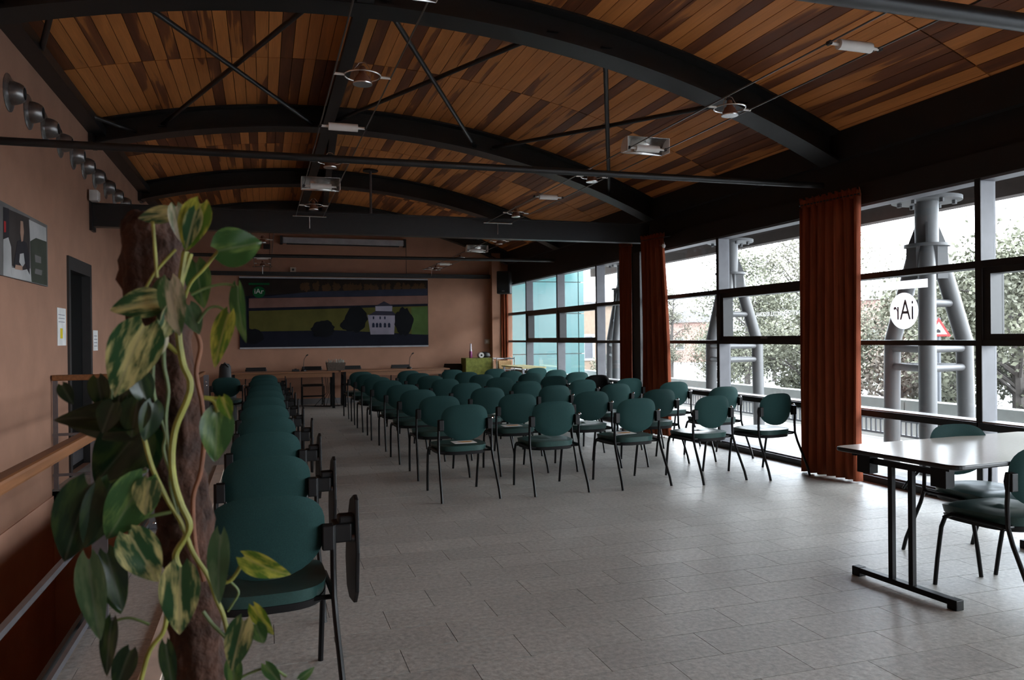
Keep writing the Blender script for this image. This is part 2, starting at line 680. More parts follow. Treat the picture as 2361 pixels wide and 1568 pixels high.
# ------------------------------------------------------------------ walls
DY0, DY1, DZ = 8.98, 10.08, 2.25
w = MB()
w.box(XL - 0.25, XL, YB, DY0, -3, 4.2)
w.box(XL - 0.25, XL, DY1, YF, -3, 4.2)
w.box(XL - 0.25, XL, DY0, DY1, DZ, 4.2)
w.box(XL - 0.25, XL, DY0, DY1, -3, 0)
wall_left = struct(w.build('wall_left', 'plaster'))
w = MB()
w.box(XL - 0.25, XW + 0.15, YF, YF + 0.25, -0.3, 4.5)
wall_far = struct(w.build('wall_far', 'plaster'))
w = MB()
w.box(5.0, 5.2, YF - 0.22, YF, 0, 3.32)
w.build('pilaster', 'plaster', wall_far)
struct(MB().box(XL - 0.25, XW + 0.3, YB - 0.25, YB, -0.3, 4.5).build('wall_back', 'plaster'))
w = MB()
w.box(XL, SX1 + 0.6, SY1, SY1 + 0.2, -2.9, -0.28)
w.box(XL, SX1 + 0.6, SY0 - 0.2, SY0, -2.9, -0.28)
w.box(SX1 + 0.02, SX1 + 0.2, SY0, SY1, -2.9, -0.28)
w.box(XL, SX1, SY1 + 0.0, SY1 + 0.02, -0.28, -0.02)
struct(w.build('wall_stairwell', 'plaster_low'))
struct(MB().box(XL, XL + 0.012, SY0, SY1, -2.9, -0.06).build('wall_stair_lower', 'plaster_low'))  # thin sheet in the stairwell plaster tone, below floor level
struct(MB().box(XL, 5.0, YF - 0.015, YF, 0, 0.115).build('baseboard_far', 'grey_skirting'))
struct(MB().box(XL, XL + 0.015, DY1 + 0.08, YF - 0.02, 0, 0.115).build('baseboard_left', 'grey_skirting'))

# door
door = struct(MB().box(XL - 0.12, XL - 0.07, DY0 + 0.07, DY1 - 0.07, 0.0, DZ - 0.12).build('door_1', 'door_black'))
d = MB()
d.box(XL - 0.13, XL + 0.02, DY0 - 0.01, DY0 + 0.07, 0, DZ + 0.02)
d.box(XL - 0.13, XL + 0.02, DY1 - 0.07, DY1 + 0.01, 0, DZ + 0.02)
d.box(XL - 0.13, XL + 0.02, DY0 + 0.07, DY1 - 0.07, DZ - 0.12, DZ + 0.02)
d.build('door_frame', 'door_frame', door)
d = MB().tube([(XL - 0.07, DY0 + 0.16, 1.02), (XL - 0.03, DY0 + 0.16, 1.02), (XL - 0.03, DY0 + 0.28, 1.02)], 0.01, 8)
d.build('door_handle', 'chrome', door, True)
MB().box(XL - 0.07, XL - 0.066, DY0 + 0.1, DY1 - 0.1, 0.05, 0.25).build('kick_plate', 'rail_steel', door)

# ------------------------------------------------------------------ vaulted ceiling
AX, AZ, AR = 0.917, -6.51, 10.559                    # arch centre and soffit radius
RW = AR + 0.275                                      # plank underside radius
TH0 = math.asin((XL - 0.02 - AX) / RW)
TH1 = math.asin((XW + 0.05 - AX) / RW)
Y_ARCH = [2.64, 6.41, 10.21, 13.96, 17.18]
ARC_LBL = ['nearest dark steel arch beam, above the camera', 'dark steel arch beam landing at the wide rust curtain', 'dark steel arch beam above the deep straight tie beam', 'dark steel arch beam just beyond the deep tie beam', 'farthest dark steel arch beam against the salmon end wall']


def arcpt(th, r, y):
    return Vector((AX + r * math.sin(th), y, AZ + r * math.cos(th)))


NP = int(round(RW * (TH1 - TH0) / 0.119))
dth = (TH1 - TH0) / NP
cm = MB()
N = 40
rows_ = []
for i in range(N + 1):
    th = TH0 - 0.02 + (TH1 - TH0 + 0.06) * i / N
    rows_.append([arcpt(th, RW + 0.02, YB - 0.2), arcpt(th, RW + 0.02, YF + 0.2), arcpt(th, RW + 0.2, YF + 0.2), arcpt(th, RW + 0.2, YB - 0.2)])
vs_, fs_ = [q for r in rows_ for q in r], []
for i in range(N):
    for k in range(4):
        k2 = (k + 1) % 4
        fs_.append((i * 4 + k, (i + 1) * 4 + k, (i + 1) * 4 + k2, i * 4 + k2))
fs_ += [(0, 1, 2, 3), tuple(N * 4 + k for k in (3, 2, 1, 0))]
cm.add(vs_, fs_)
ceiling = struct(cm.build('ceiling', 'roof_deck'))
YROW = [YB, -1.2, 0.75, 2.64, 4.62, 6.41, 8.42, 10.21, 12.1, 13.96, 15.6, YF]
pl = []
for j in range(len(YROW) - 1):
    for i in range(NP):
        th = TH0 + (i + 0.5) * dth
        pl.append((j, th))


def plank_rank(p):
    j, th = p
    y = max((YROW[p[0]] + YROW[p[0] + 1]) / 2, 0)
    q = arcpt(th, RW, y) - Vector((0, 0, CAM_H))
    z = q.dot(CF)
    if z < 0.5:
        return -1
    u, w_ = FPX * q.dot(CR) / z, -FPX * q.dot(CU) / z
    if abs(u) > 1300 or w_ < -1000:
        return -1
    return (YROW[j + 1] - YROW[j]) / z ** 2


pl.sort(key=plank_rank, reverse=True)
pm = {}
PWID = RW * dth - 0.006
for j, th in pl[:300]:
    L = YROW[j + 1] - YROW[j] - 0.012
    if j not in pm:
        o = MB().box(-PWID / 2, PWID / 2, -L / 2, L / 2, -0.018, 0.0).build('plank', 'plank_wood', ceiling)
        pm[j] = o.data
    else:
        o = bpy.data.objects.new('plank', pm[j])
        COL.objects.link(o)
        o.parent = ceiling
    o.location = arcpt(th, RW + 0.018, (YROW[j] + YROW[j + 1]) / 2)
    o.rotation_euler = (0, th, 0)
pf = MB()
for j, th in pl[300:]:
    L = YROW[j + 1] - YROW[j] - 0.012
    M_ = Matrix.Translation(arcpt(th, RW + 0.018, (YROW[j] + YROW[j + 1]) / 2)) @ Matrix.Rotation(th, 4, 'Y')
    pf.box(-PWID / 2, PWID / 2, -L / 2, L / 2, -0.018, 0, M_)
o = pf.build('plank_field', 'plank_wood', ceiling)
o['kind'] = 'stuff'


def arch_sweep(prof, th0, th1, n=36):
    """prof: list of (dy, r) closed polygon"""
    m_ = MB()
    k = len(prof)
    vs_ = []
    for i in range(n + 1):
        th = th0 + (th1 - th0) * i / n
        for dy, r in prof:
            vs_.append(arcpt(th, r, dy))
    fs_ = []
    for i in range(n):
        for a in range(k):
            b = (a + 1) % k
            fs_.append((i * k + a, i * k + b, (i + 1) * k + b, (i + 1) * k + a))
    fs_ += [tuple(range(k))[::-1], tuple(n * k + a for a in range(k))]
    m_.add(vs_, fs_)
    return m_


tha, thb = math.asin((XL + 0.04 - AX) / AR), math.asin((XW - 0.03 - AX) / AR)
for i, y in enumerate(Y_ARCH):
    t = thing('arch_beam', ARC_LBL[i], 'beam', (0, 0, 0), group='roof arches')
    hw = 0.14 if i < 4 else 0.09
    arch_sweep([(y - hw, AR), (y + hw, AR), (y + hw, AR + 0.02), (y - hw, AR + 0.02)], tha, thb).build('lower_flange', 'dark_steel', t)
    arch_sweep([(y - hw, RW - 0.022), (y + hw, RW - 0.022), (y + hw, RW - 0.002), (y - hw, RW - 0.002)], tha, thb).build('upper_flange', 'dark_steel', t)
    arch_sweep([(y - 0.008, AR + 0.018), (y + 0.008, AR + 0.018), (y + 0.008, RW - 0.02), (y - 0.008, RW - 0.02)], tha, thb).build('web', 'dark_steel', t)
    p0 = arcpt(tha, AR, y)
    MB().box(XL + 0.005, XL + 0.05, y - hw, y + hw, p0.z - 0.02, p0.z + 0.27).build('bearing_plate', 'dark_steel', t)

# edge beam along the left wall head, ridge beams
o = MB().box(XL + 0.002, XL + 0.17, YB + 0.01, YF - 0.01, 3.80, 3.90).build('edge_beam', 'dark_steel')
tag(o, 'dark steel edge beam along the top of the salmon left wall', 'beam')
rb = thing('ridge_beam', 'dark steel ridge beam running under the planks to the far wall', 'beam')
MB().box(0.74, 0.87, YB + 0.02, YF - 0.03, 4.055, 4.075).build('lower_flange', 'dark_steel', rb)
MB().box(0.795, 0.815, YB + 0.02, YF - 0.03, 4.07, 4.31).build('web', 'dark_steel', rb)
o = MB()
a, b = Vector((0.86, 10.4, 0)), Vector((1.24, YF - 0.03, 0))
o.add([(a.x, a.y, 4.08), (a.x + 0.1, a.y, 4.08), (b.x + 0.1, b.y, 4.08), (b.x, b.y, 4.08), (a.x, a.y, 4.3), (a.x + 0.1, a.y, 4.3), (b.x + 0.1, b.y, 4.3), (b.x, b.y, 4.3)],
      [(0, 3, 2, 1), (4, 5, 6, 7), (0, 1, 5, 4), (1, 2, 6, 5), (2, 3, 7, 6), (3, 0, 4, 7)])
tag(o.build('branch_beam', 'dark_steel'), 'second dark ridge beam veering right of the main ridge beam toward the far wall', 'beam')

# diagonal bracing tubes between the second and third arches
ya, yb = Y_ARCH[1], Y_ARCH[2]
RB = AR + 0.11
BR = [((-0.92, ya), (0.62, yb)), ((0.52, ya), (-1.12, yb)), ((0.98, ya), (2.76, yb)), ((2.44, ya), (0.92, yb)), ((2.95, ya), (4.74, yb)), ((4.36, ya), (3.02, yb))]
BN = ['leftmost crossed pair, running away to the right', 'leftmost crossed pair, running away to the left', 'middle crossed pair, running away to the right',
      'middle crossed pair, running away to the left', 'right crossed pair, running away to the right', 'right crossed pair, running away to the left']
for i, ((x0, y0), (x1, y1)) in enumerate(BR):
    p = [Vector((x, y, AZ + math.sqrt(RB ** 2 - (x - AX) ** 2))) for x, y in ((x0, y0), (x1, y1))]
    t = thing('brace_tube', 'dark roof brace tube of the ' + BN[i], 'brace', group='roof brace tubes')
    dz = Vector((0, 0, 0.025 if i % 2 else -0.025))
    MB().tube([p[0] + dz, p[1] + dz], 0.024, 10).build('tube', 'dark_steel', t, True)
    for q in p:
        MB().box(q.x - 0.05, q.x + 0.05, q.y - 0.05, q.y + 0.05, q.z - 0.005, q.z + 0.005).build('gusset', 'dark_steel', t)
for nm, p, q in (('nearer', (-1.42, ya, 3.86), (XL + 0.05, 7.8, 3.85)), ('farther', (-1.42, yb, 3.88), (XL + 0.05, 9.35, 3.85))):
    o = MB().tube([p, q], 0.024, 10).build('brace_tube', 'dark_steel', None, True)
    tag(o, 'short dark brace tube at the left wall head, %s of two' % nm, 'brace', 'roof brace tubes')

# tie rods and deep tie beam
for nm, y, z, r in (('near tie pipe crossing the upper right corner', 2.85, 2.88, 0.042), ('long dark tie pipe crossing the whole room before the air nozzles', 6.5, 2.862, 0.03), ('thin dark tie pipe beyond the deep tie beam', 14.05, 2.845, 0.03)):
    t = thing('tie_pipe', 'dark steel ' + nm if not nm.startswith('long') and not nm.startswith('thin') else nm, 'pipe', (0, y, z), group='tie pipes')
    MB().tube([(XL + 0.01, 0, -0.02), (XW - 0.05, 0, 0.01)], r, 16).build('tube', 'dark_steel', t, True)
    MB().lathe([(0.07, 0), (0.07, 0.015)], 16, Matrix.Translation((XL + 0.002, 0, -0.02)) @ Matrix.Rotation(PI / 2, 4, 'Y')).build('end_plate', 'dark_steel', t)
t = thing('tie_beam', 'deep dark steel tie beam spanning the room below the arch', 'beam', (0, 10.21, 0))
MB().box(XL + 0.03, XW - 0.06, -0.075, 0.075, 2.73, 2.748).build('lower_flange', 'dark_steel', t)
MB().box(XL + 0.03, XW - 0.06, -0.075, 0.075, 2.985, 3.003).build('upper_flange', 'dark_steel', t)
MB().box(XL + 0.03, XW - 0.06, -0.06, -0.045, 2.745, 2.99).build('web', 'dark_steel', t)
MB().box(XL, XL + 0.03, -0.11, 0.11, 2.68, 3.05).build('end_plate', 'dark_steel', t)
t = thing('emergency_light', 'small white box light at the left end of the deep tie beam', 'light', (XL + 0.02, 10.05, 2.96))
MB().box(0, 0.09, -0.07, 0.06, 0.045, 0.17).build('body', 'white_plastic', t, bevel=0.008)
MB().box(0.09, 0.1, -0.05, 0.04, 0.06, 0.15).build('lens', 'lamp_white', t)

# ------------------------------------------------------------------ window wall
XG = XW + 0.13                                       # glass plane
o = struct(MB().box(XW - 0.03, XW + 0.34, YB, YF, 3.08, 3.36).build('trim_1', 'dark_fascia'))
o = struct(MB().box(XW + 0.05, XW + 0.3, YB, YF, 2.78, 3.08).build('trim_2', 'dark_fascia'))
o = struct(MB().box(XW - 0.02, XW + 0.16, YB, YF, 2.60, 2.80).build('trim_3', 'dark_fascia'))
o = struct(MB().box(XW, XW + 0.155, YB, YF, 2.582, 2.60).build('trim_4', 'frame_lit_grey'))  # grey strip stands for daylight on the header underside
o = struct(MB().box(XW - 0.015, XW + 0.16, YB, YF, 0.0, 0.06).build('trim_5', 'frame_black'))
o = struct(MB().box(XW + 0.02, XW + 0.15, YB, YF, 0.06, 0.075).build('trim_6', 'frame_lit_grey'))
ym = [4.76 + 1.855 * k for k in range(-5, 7)]        # mullion lines
ym.append(YF)
CASE = {0: 1, 4: 1, 6: 1, 9: 1, 10: 1}
for k in range(len(ym) - 1):
    y0, y1 = ym[k] + 0.025, ym[k + 1] - 0.025
    wn_ = struct(MB().box(XW, XG + 0.02, ym[k] - 0.025, ym[k] + 0.025, 0.06, 2.585).build('window_%d' % (k + 1), 'frame_lit_grey'))  # sides painted as daylit grey, front plate stays black
    MB().box(XW - 0.008, XW + 0.0, ym[k] - 0.027, ym[k] + 0.027, 0.06, 2.6).build('mullion_face', 'frame_black', wn_)
    case = (k in (4, 6, 9, 10)) or k in (1, 2)
    case = k in (2, 4, 6, 9, 10)
    up0, up1 = (1.895, 1.95)
    MB().box(XW - 0.006, XG + 0.02, y0, y1, up0, up1).build('transom', 'frame_black', wn_)
    MB().box(XW - 0.006, XG + 0.02, y0, y1, 1.278, 1.322).build('transom', 'frame_black', wn_)
    MB().box(XW - 0.03, XG + 0.03, y0 - 0.02, y1 + 0.02, 0.615, 0.672).build('transom', 'frame_black', wn_)
    MB().box(XW - 0.0, XG + 0.03, y0, y1, 0.672, 0.682).build('sill_board', 'sill_white', wn_)
    for z0, z1 in ((1.95, 2.585), (0.68, 1.278), (0.075, 0.615)):
        MB().box(XG - 0.004, XG + 0.004, y0, y1, z0, z1).build('pane', 'window_glass', wn_)
    if case:
        c = MB()
        a0, a1, b0, b1 = y0, y1, 1.322, 1.895
        fwid = 0.07
        c.box(XW + 0.01, XG + 0.02, a0, a0 + fwid, b0, b1)
        c.box(XW + 0.01, XG + 0.02, a1 - fwid, a1, b0, b1)
        c.box(XW + 0.01, XG + 0.02, a0 + fwid, a1 - fwid, b0, b0 + 0.05)
        c.box(XW + 0.01, XG + 0.02, a0 + fwid, a1 - fwid, b1 - 0.05, b1)
        cf = c.build('casement', 'frame_black', wn_)
        MB().box(XG - 0.004, XG + 0.004, a0 + fwid, a1 - fwid, b0 + 0.05, b1 - 0.05).build('pane', 'window_glass', cf)
        MB().box(XW - 0.005, XW + 0.01, (a0 + a1) / 2 - 0.06, (a0 + a1) / 2 + 0.06, b0 + 0.02, b0 + 0.045).build('handle', 'rail_steel', cf)
    else:
        MB().box(XG - 0.004, XG + 0.004, y0, y1, 1.322, 1.895).build('pane', 'window_glass', wn_)
# columns
for i, y in enumerate((2.75, 6.5, 10.24)):
    t = thing('steel_column', ('black steel column at the near end of the window wall', 'black steel column hidden behind the wide rust curtain', 'black steel column between the two narrow rust curtains')[i], 'column', (XW - 0.13, y, 0), group='window wall columns')
    d0 = -0.11 if i == 2 else 0.09
    MB().box(d0, 0.13, -0.13, -0.115, 0.0, 2.6).build('flange', 'dark_steel', t)
    MB().box(d0, 0.13, 0.115, 0.13, 0.0, 2.6).build('flange', 'dark_steel', t)
    MB().box(d0 + 0.01, d0 + 0.03, -0.115, 0.115, 0.0, 2.6).build('web', 'dark_steel', t)

# stickers on the panes
def glass_text(body, size, y, z, matname, name, label, cat, parent=None, sx=1.0):
    me = text_mesh(body, size)
    me.materials.clear()
    me.materials.append(MATS[matname])
    o = bpy.data.objects.new(name, me)
    COL.objects.link(o)
    # read from outside: text x axis runs along +Y when seen from +X side
    o.matrix_world = Matrix(((0, 0, 1, XG + 0.006), (1, 0, 0, y), (0, 1, 0, z), (0, 0, 0, 1))) @ Matrix.Diagonal((sx, 1, 1, 1))
    if label:
        tag(o, label, cat)
    if parent:
        o.parent = parent
    return o


glass_text('INSTITUT AGRICOLE REGIONAL', 0.072, 7.49, 1.62, 'sticker_white', 'window_lettering', 'white lettering seen mirrored on the casement pane left of the rust curtain', 'lettering', sx=0.78)
t = thing('window_logo', 'white round sticker with mirrored letters on the pane right of the curtain', 'sticker', (0, 0, 0))
m_ = MB()
m_.add([(XG + 0.006, 5.66 + 0.165 * math.cos(2 * PI * k / 40), 1.587 + 0.165 * math.sin(2 * PI * k / 40)) for k in range(40)], [tuple(range(40))])
m_.build('disc', 'sticker_white', t)
glass_text('iAr', 0.26, 5.66, 1.587, 'sticker_grey', 'letters', None, None, t, 0.72).location.x = XG + 0.0045
o = bpy.data.objects.new('letters_outside', bpy.data.objects['letters'].data)
COL.objects.link(o)
o.matrix_world = Matrix(((0, 0, 1, XG + 0.0075), (1, 0, 0, 5.66), (0, 1, 0, 1.587), (0, 0, 0, 1))) @ Matrix.Diagonal((0.72, 1, 1, 1))
o.parent = t
m_ = MB()
m_.add([(XG + 0.006, 5.39, 1.785), (XG + 0.006, 5.95, 1.785), (XG + 0.006, 5.95, 1.86), (XG + 0.006, 5.39, 1.86)], [(0, 1, 2, 3)])
m_.build('bar', 'sticker_white', t)


# ------------------------------------------------------------------ curtains
def curtain(name, label, p0, p1, z0, z1, folds, amp, gather=0.0, seed=1, tuck=None):
    rnd = random.Random(seed)
    p0, p1 = Vector(p0), Vector(p1)
    dirv = (p1 - p0)
    L = dirv.length
    dirv.normalize()
    nv = Vector((-dirv.y, dirv.x, 0))
    n, mrows = folds * 8, 14
    ph = [rnd.uniform(-0.5, 0.5) for _ in range(folds + 2)]
    vs_, fs_ = [], []
    for j in range(mrows + 1):
        tz = j / mrows
        z = z1 + (z0 - z1) * tz
        for i in range(n + 1):
            s_ = i / n
            a_ = amp * (0.55 + 0.45 * tz)
            q = s_ * folds
            kf = int(min(q, folds - 1))
            sn = math.sin(2 * PI * q + ph[kf] * math.sin(PI * tz))
            off = a_ * math.copysign(abs(sn) ** 0.7, sn) + 0.3 * a_ * math.sin(4.3 * PI * q + 2 * ph[kf + 1]) + 0.012 * math.sin(7 * s_ + 3 * tz)
            ss = s_
            if tuck:
                ss = 1 - (1 - s_) * 1.0 if False else s_ * (1 - tuck * (1 - tz) ** 1.5)
            pt = p0 + dirv * (L * ss) + nv * off
            vs_.append((pt.x, pt.y, z))
    for j in range(mrows):
        for i in range(n):
            a_ = j * (n + 1) + i
            fs_.append((a_, a_ + 1, a_ + n + 2, a_ + n + 1))
    t = thing(name, label, 'curtain', (0, 0, 0), group='rust red curtains')
    m_ = MB()
    m_.add(vs_, fs_)
    o = m_.build('drape', 'curtain_rust', t, True)
    md = o.modifiers.new('thickness', 'SOLIDIFY')
    md.thickness = 0.008
    # gathered header
    vs_, fs_ = [], []
    n2 = folds * 12
    for j in range(4):
        z = z1 - 0.01 + 0.09 * j / 3
        for i in range(n2 + 1):
            s_ = i / n2
            ss = s_ * (1 - (tuck or 0))
            off = 0.018 * math.sin(2 * PI * s_ * folds * 2.6 + j) + 0.004
            pt = p0 + dirv * (L * ss) + nv * off
            vs_.append((pt.x, pt.y, z + (0.012 * math.sin(s_ * folds * 9) if j == 3 else 0)))
    for j in range(3):
        for i in range(n2):
            a_ = j * (n2 + 1) + i
            fs_.append((a_, a_ + 1, a_ + n2 + 2, a_ + n2 + 1))
    m_ = MB()
    m_.add(vs_, fs_)
    o = m_.build('heading', 'curtain_rust', t, True)
    md = o.modifiers.new('thickness', 'SOLIDIFY')
    md.thickness = 0.006
    MB().tube([(p0.x, p0.y, z1 + 0.02), (p1.x, p1.y, z1 + 0.02)], 0.008, 6).build('rod', 'dark_steel', t)
    return t


curtain('curtain', 'wide rust red curtain hanging beside the round white sticker', (5.17, 6.62, 0), (5.27, 5.90, 0), 0.02, 2.66, 7, 0.06, seed=3)
curtain('curtain', 'dark rust curtain on the far side of the black column', (5.2, 10.86, 0), (5.2, 10.46, 0), 0.02, 2.72, 4, 0.035, seed=4)
t = curtain('curtain', 'rust curtain tied back right of the black column', (5.14, 10.04, 0), (5.28, 9.44, 0), 0.02, 2.72, 5, 0.045, seed=5, tuck=0.22)
m_ = MB()
rnd = random.Random(2)
for k in range(9):
    c = Vector((5.26 + rnd.uniform(-0.02, 0.02), 9.60 + rnd.uniform(-0.04, 0.04), 2.63 + rnd.uniform(-0.06, 0.06)))
    m_.lathe([(0.001, -0.03), (0.022, -0.01), (0.02, 0.012), (0.001, 0.03)], 6, Matrix.Translation(c) @ Matrix.Rotation(rnd.uniform(0, 3), 4, 'X'))
m_.build('crumpled_tape', 'white_plastic', t)
curtain('curtain', 'rust curtain in the far corner under the loudspeaker', (5.16, 17.2, 0), (5.34, 17.02, 0), 0.02, 2.45, 4, 0.03, seed=6)


# ------------------------------------------------------------------ chairs
def disc_pad(hw, ht, hb, nt, nb, t_, cz, ybend, lean, rings=6, seg=32):
    """upholstered back: superellipse outline in x/z, front and rear skins"""
    vs_, fs_ = [], []

    def outline(a):
        c_, s_ = math.cos(a), math.sin(a)
        n_ = nt if s_ >= 0 else nb
        h_ = ht if s_ >= 0 else hb
        return (hw * math.copysign(abs(c_) ** (2 / n_), c_), h_ * math.copysign(abs(s_) ** (2 / n_), s_))
    for side in (-1, 1):
        base = len(vs_)
        vs_.append((0, side * t_, cz))
        for r in range(1, rings + 1):
            f_ = r / rings
            th_ = t_ * math.sqrt(max(0, 1 - f_ ** 6))
            for k in range(seg):
                x, z = outline(2 * PI * k / seg)
                x *= f_
                z *= f_
                y = side * th_ + ybend * (x / hw) ** 2
                vs_.append((x, y, cz + z))
        for k in range(seg):
            k2 = (k + 1) % seg
            f = (base, base + 1 + k, base + 1 + k2)
            fs_.append(f if side < 0 else f[::-1])
        for r in range(rings - 1):
            for k in range(seg):
                k2 = (k + 1) % seg
                a_, b_ = base + 1 + r * seg, base + 1 + (r + 1) * seg
                f = (a_ + k, b_ + k, b_ + k2, a_ + k2)
                fs_.append(f if side < 0 else f[::-1])
    vs_ = [(x, y - lean * (z - 0.45), z) for x, y, z in vs_]
    m_ = MB()
    m_.add(vs_, fs_)
    return m_


def seat_pad(hw, hd, cy, z0, z1, dome, n_=4.5, rings=5, seg=32, dip=0.0, taper=0.06):
    vs_, fs_ = [], []

    def outl(a, f_):
        c_, s_ = math.cos(a), math.sin(a)
        x = hw * f_ * math.copysign(abs(c_) ** (2 / n_), c_)
        y = hd * f_ * math.copysign(abs(s_) ** (2 / n_), s_)
        return x * (1 - taper * (y / hd - 1) * -0.5), y
    vs_.append((0, cy, z1 + dome))
    for r in range(1, rings + 1):
        f_ = r / rings
        for k in range(seg):
            x, y = outl(2 * PI * k / seg, f_)
            z = z1 + dome * (1 - f_ ** 4) - dip * math.exp(-((y + 0.02) / 0.12) ** 2) * (1 - (x / hw) ** 2) - (0.02 * max(0, y / hd - 0.6) / 0.4 if f_ > 0.5 else 0)
            vs_.append((x, cy + y, z))
    for k in range(seg):
        x, y = outl(2 * PI * k / seg, 0.97)
        vs_.append((x, cy + y, z0))
    for k in range(seg):
        fs_.append((0, 1 + k, 1 + (k + 1) % seg))
    for r in range(rings):
        for k in range(seg):
            k2 = (k + 1) % seg
            a_, b_ = 1 + r * seg, 1 + (r + 1) * seg
            fs_.append((a_ + k, b_ + k, b_ + k2, a_ + k2))
    fs_.append(tuple(1 + rings * seg + k for k in range(seg))[::-1])
    m_ = MB()
    m_.add(vs_, fs_)
    return m_


def make_chair(black=False, tablet=False):
    t = thing('conference_chair', '-', 'chair')
    bm = 'chair_black' if black else 'chair_green'
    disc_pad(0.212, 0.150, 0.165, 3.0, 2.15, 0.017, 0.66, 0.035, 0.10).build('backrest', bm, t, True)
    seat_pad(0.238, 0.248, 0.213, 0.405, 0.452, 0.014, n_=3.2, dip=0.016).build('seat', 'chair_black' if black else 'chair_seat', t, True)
    seat_pad(0.234, 0.243, 0.213, 0.375, 0.404, 0.0, n_=3.2).build('seat_pan', 'chair_plastic', t, True)
    for s in (-1, 1):
        MB().tube([(s * .258, -.175, 0), (s * .256, -.150, .08), (s * .250, -.095, .20), (s * .243, -.035, .33), (s * .240, -.008, .41), (s * .239, -.004, .52), (s * .238, -.012, .68)], 0.0115, 8).build('rear_leg', 'chair_tube', t, True)
        MB().tube([(s * .232, .425, 0), (s * .236, .405, .15), (s * .240, .375, .33), (s * .240, .35, .39), (s * .240, .31, .41), (s * .240, .15, .41), (s * .240, .0, .408)], 0.0115, 8).build('front_leg', 'chair_tube', t, True)
        M_ = Matrix(((0, 0, 1, s * 0.218), (1, 0, 0, -0.012), (0, 1, 0, 0.635), (0, 0, 0, 1)))
        b = MB()
        pr = [(-0.02, 0.045), (0.02, 0.05), (0.03, 0.0), (0.02, -0.05), (-0.02, -0.045)]
        b.prism(pr, -0.02, 0.022, M_)
        b.build('bracket', 'chair_plastic', t, bevel=0.004)
    MB().tube([(-.24, 0.02, .40), (.24, .02, .40)], 0.010, 8).build('crossbar', 'chair_tube', t, True)
    MB().tube([(-.24, 0.36, .385), (.24, .36, .385)], 0.010, 8).build('crossbar', 'chair_tube', t, True)
    if not tablet:
        k = MB()
        k.tube([(.235, 0.0, .672), (.262, 0.03, .678)], 0.007, 8)
        k.lathe([(0.001, -0.015), (0.010, -0.011), (0.015, 0), (0.010, 0.011), (0.001, 0.015)], 12, Matrix.Translation((.272, .04, .680)))
        k.build('pivot_knob', 'chrome', t, True)
    else:
        h = MB()
        h.box(.245, .315, .02, .13, .60, .672)
        h.box(.265, .33, .03, .10, .668, .70)
        h.build('hinge_block', 'chair_plastic', t, bevel=0.008)
        tb = MB()
        M_ = Matrix(((0, 0, 1, 0.325), (1, 0, 0, 0), (0, 1, 0, 0), (0, 0, 0, 1)))
        tb.prism([(0.02, 0.76), (0.06, 0.775), (0.16, 0.74), (0.27, 0.60), (0.30, 0.47), (0.27, 0.36), (0.2, 0.33), (0.08, 0.345), (0.03, 0.40), (0.0, 0.56)], 0, 0.016, M_)
        tb.build('writing_tablet', 'chair_plastic', t, bevel=0.004)
        MB().tube([(.30, 0.04, .615), (.345, .04, .612)], 0.014, 10).build('hinge_pin', 'rail_steel', t, True)
    return t


proto, proto_b, proto_t = make_chair(), make_chair(black=True), make_chair(tablet=True)
rnd = random.Random(11)
CX = [1.66, 2.48, 3.30, 4.11, 4.94]
RY = [6.55, 7.63, 8.72, 9.77, 10.86, 11.88, 12.92, 13.96]
used = {}


def put(pro, x, y, rz, label, group):
    if pro.name not in used:
        used[pro.name] = 1
        o = pro
    else:
        o = copy_tree(pro)
    o.location = (x, y, 0)
    o.rotation_euler = (0, 0, rz)
    o['label'] = label
    o['group'] = group
    return o


chairs = {}
for j, y in enumerate(RY):
    for i, x in enumerate(CX):
        rz = rnd.uniform(-0.05, 0.05) + (0.12 if i >= 2 and j < 2 else 0.05)
        xx, yy = x + rnd.uniform(-0.02, 0.02), y + rnd.uniform(-0.03, 0.03)
        if (j, i) == (0, 4):
            xx, yy, rz = 4.80, 6.52, 0.16
        if i == 4 and j in (3, 4):
            xx = 4.80
        seatn = ('aisle-side', 'second', 'third', 'fourth', 'window-side')[i]
        if (j, i) == (4, 4):
            put(proto_b, xx, yy, rz, 'black backed chair at the window end of the fifth row', 'seating rows')
            continue
        chairs[(j, i)] = put(proto, xx, yy, rz, 'green padded chair, %s seat of the %s row from the camera' % (seatn, ORD[j]), 'seating rows')
for k in range(11):
    y = 3.02 + 1.06 * k
    put(proto_t, 0.02 + rnd.uniform(-0.015, 0.015), y, rnd.uniform(-0.04, 0.04), 'green chair with folded black writing tablet, %s of the left column from the plant' % ORD[k], 'left column of tablet chairs')
put(proto, -0.55, 12.95, 0.05, 'green padded chair alone by the end of the stair railing', 'left column of tablet chairs')
put(proto, 3.76, 2.97, 0.05, 'green chair cut by the right edge, in front of the white table', 'chairs at the folding table')
put(proto, 4.13, 3.80, PI - 0.1, 'green chair behind the white folding table, facing the camera', 'chairs at the folding table')


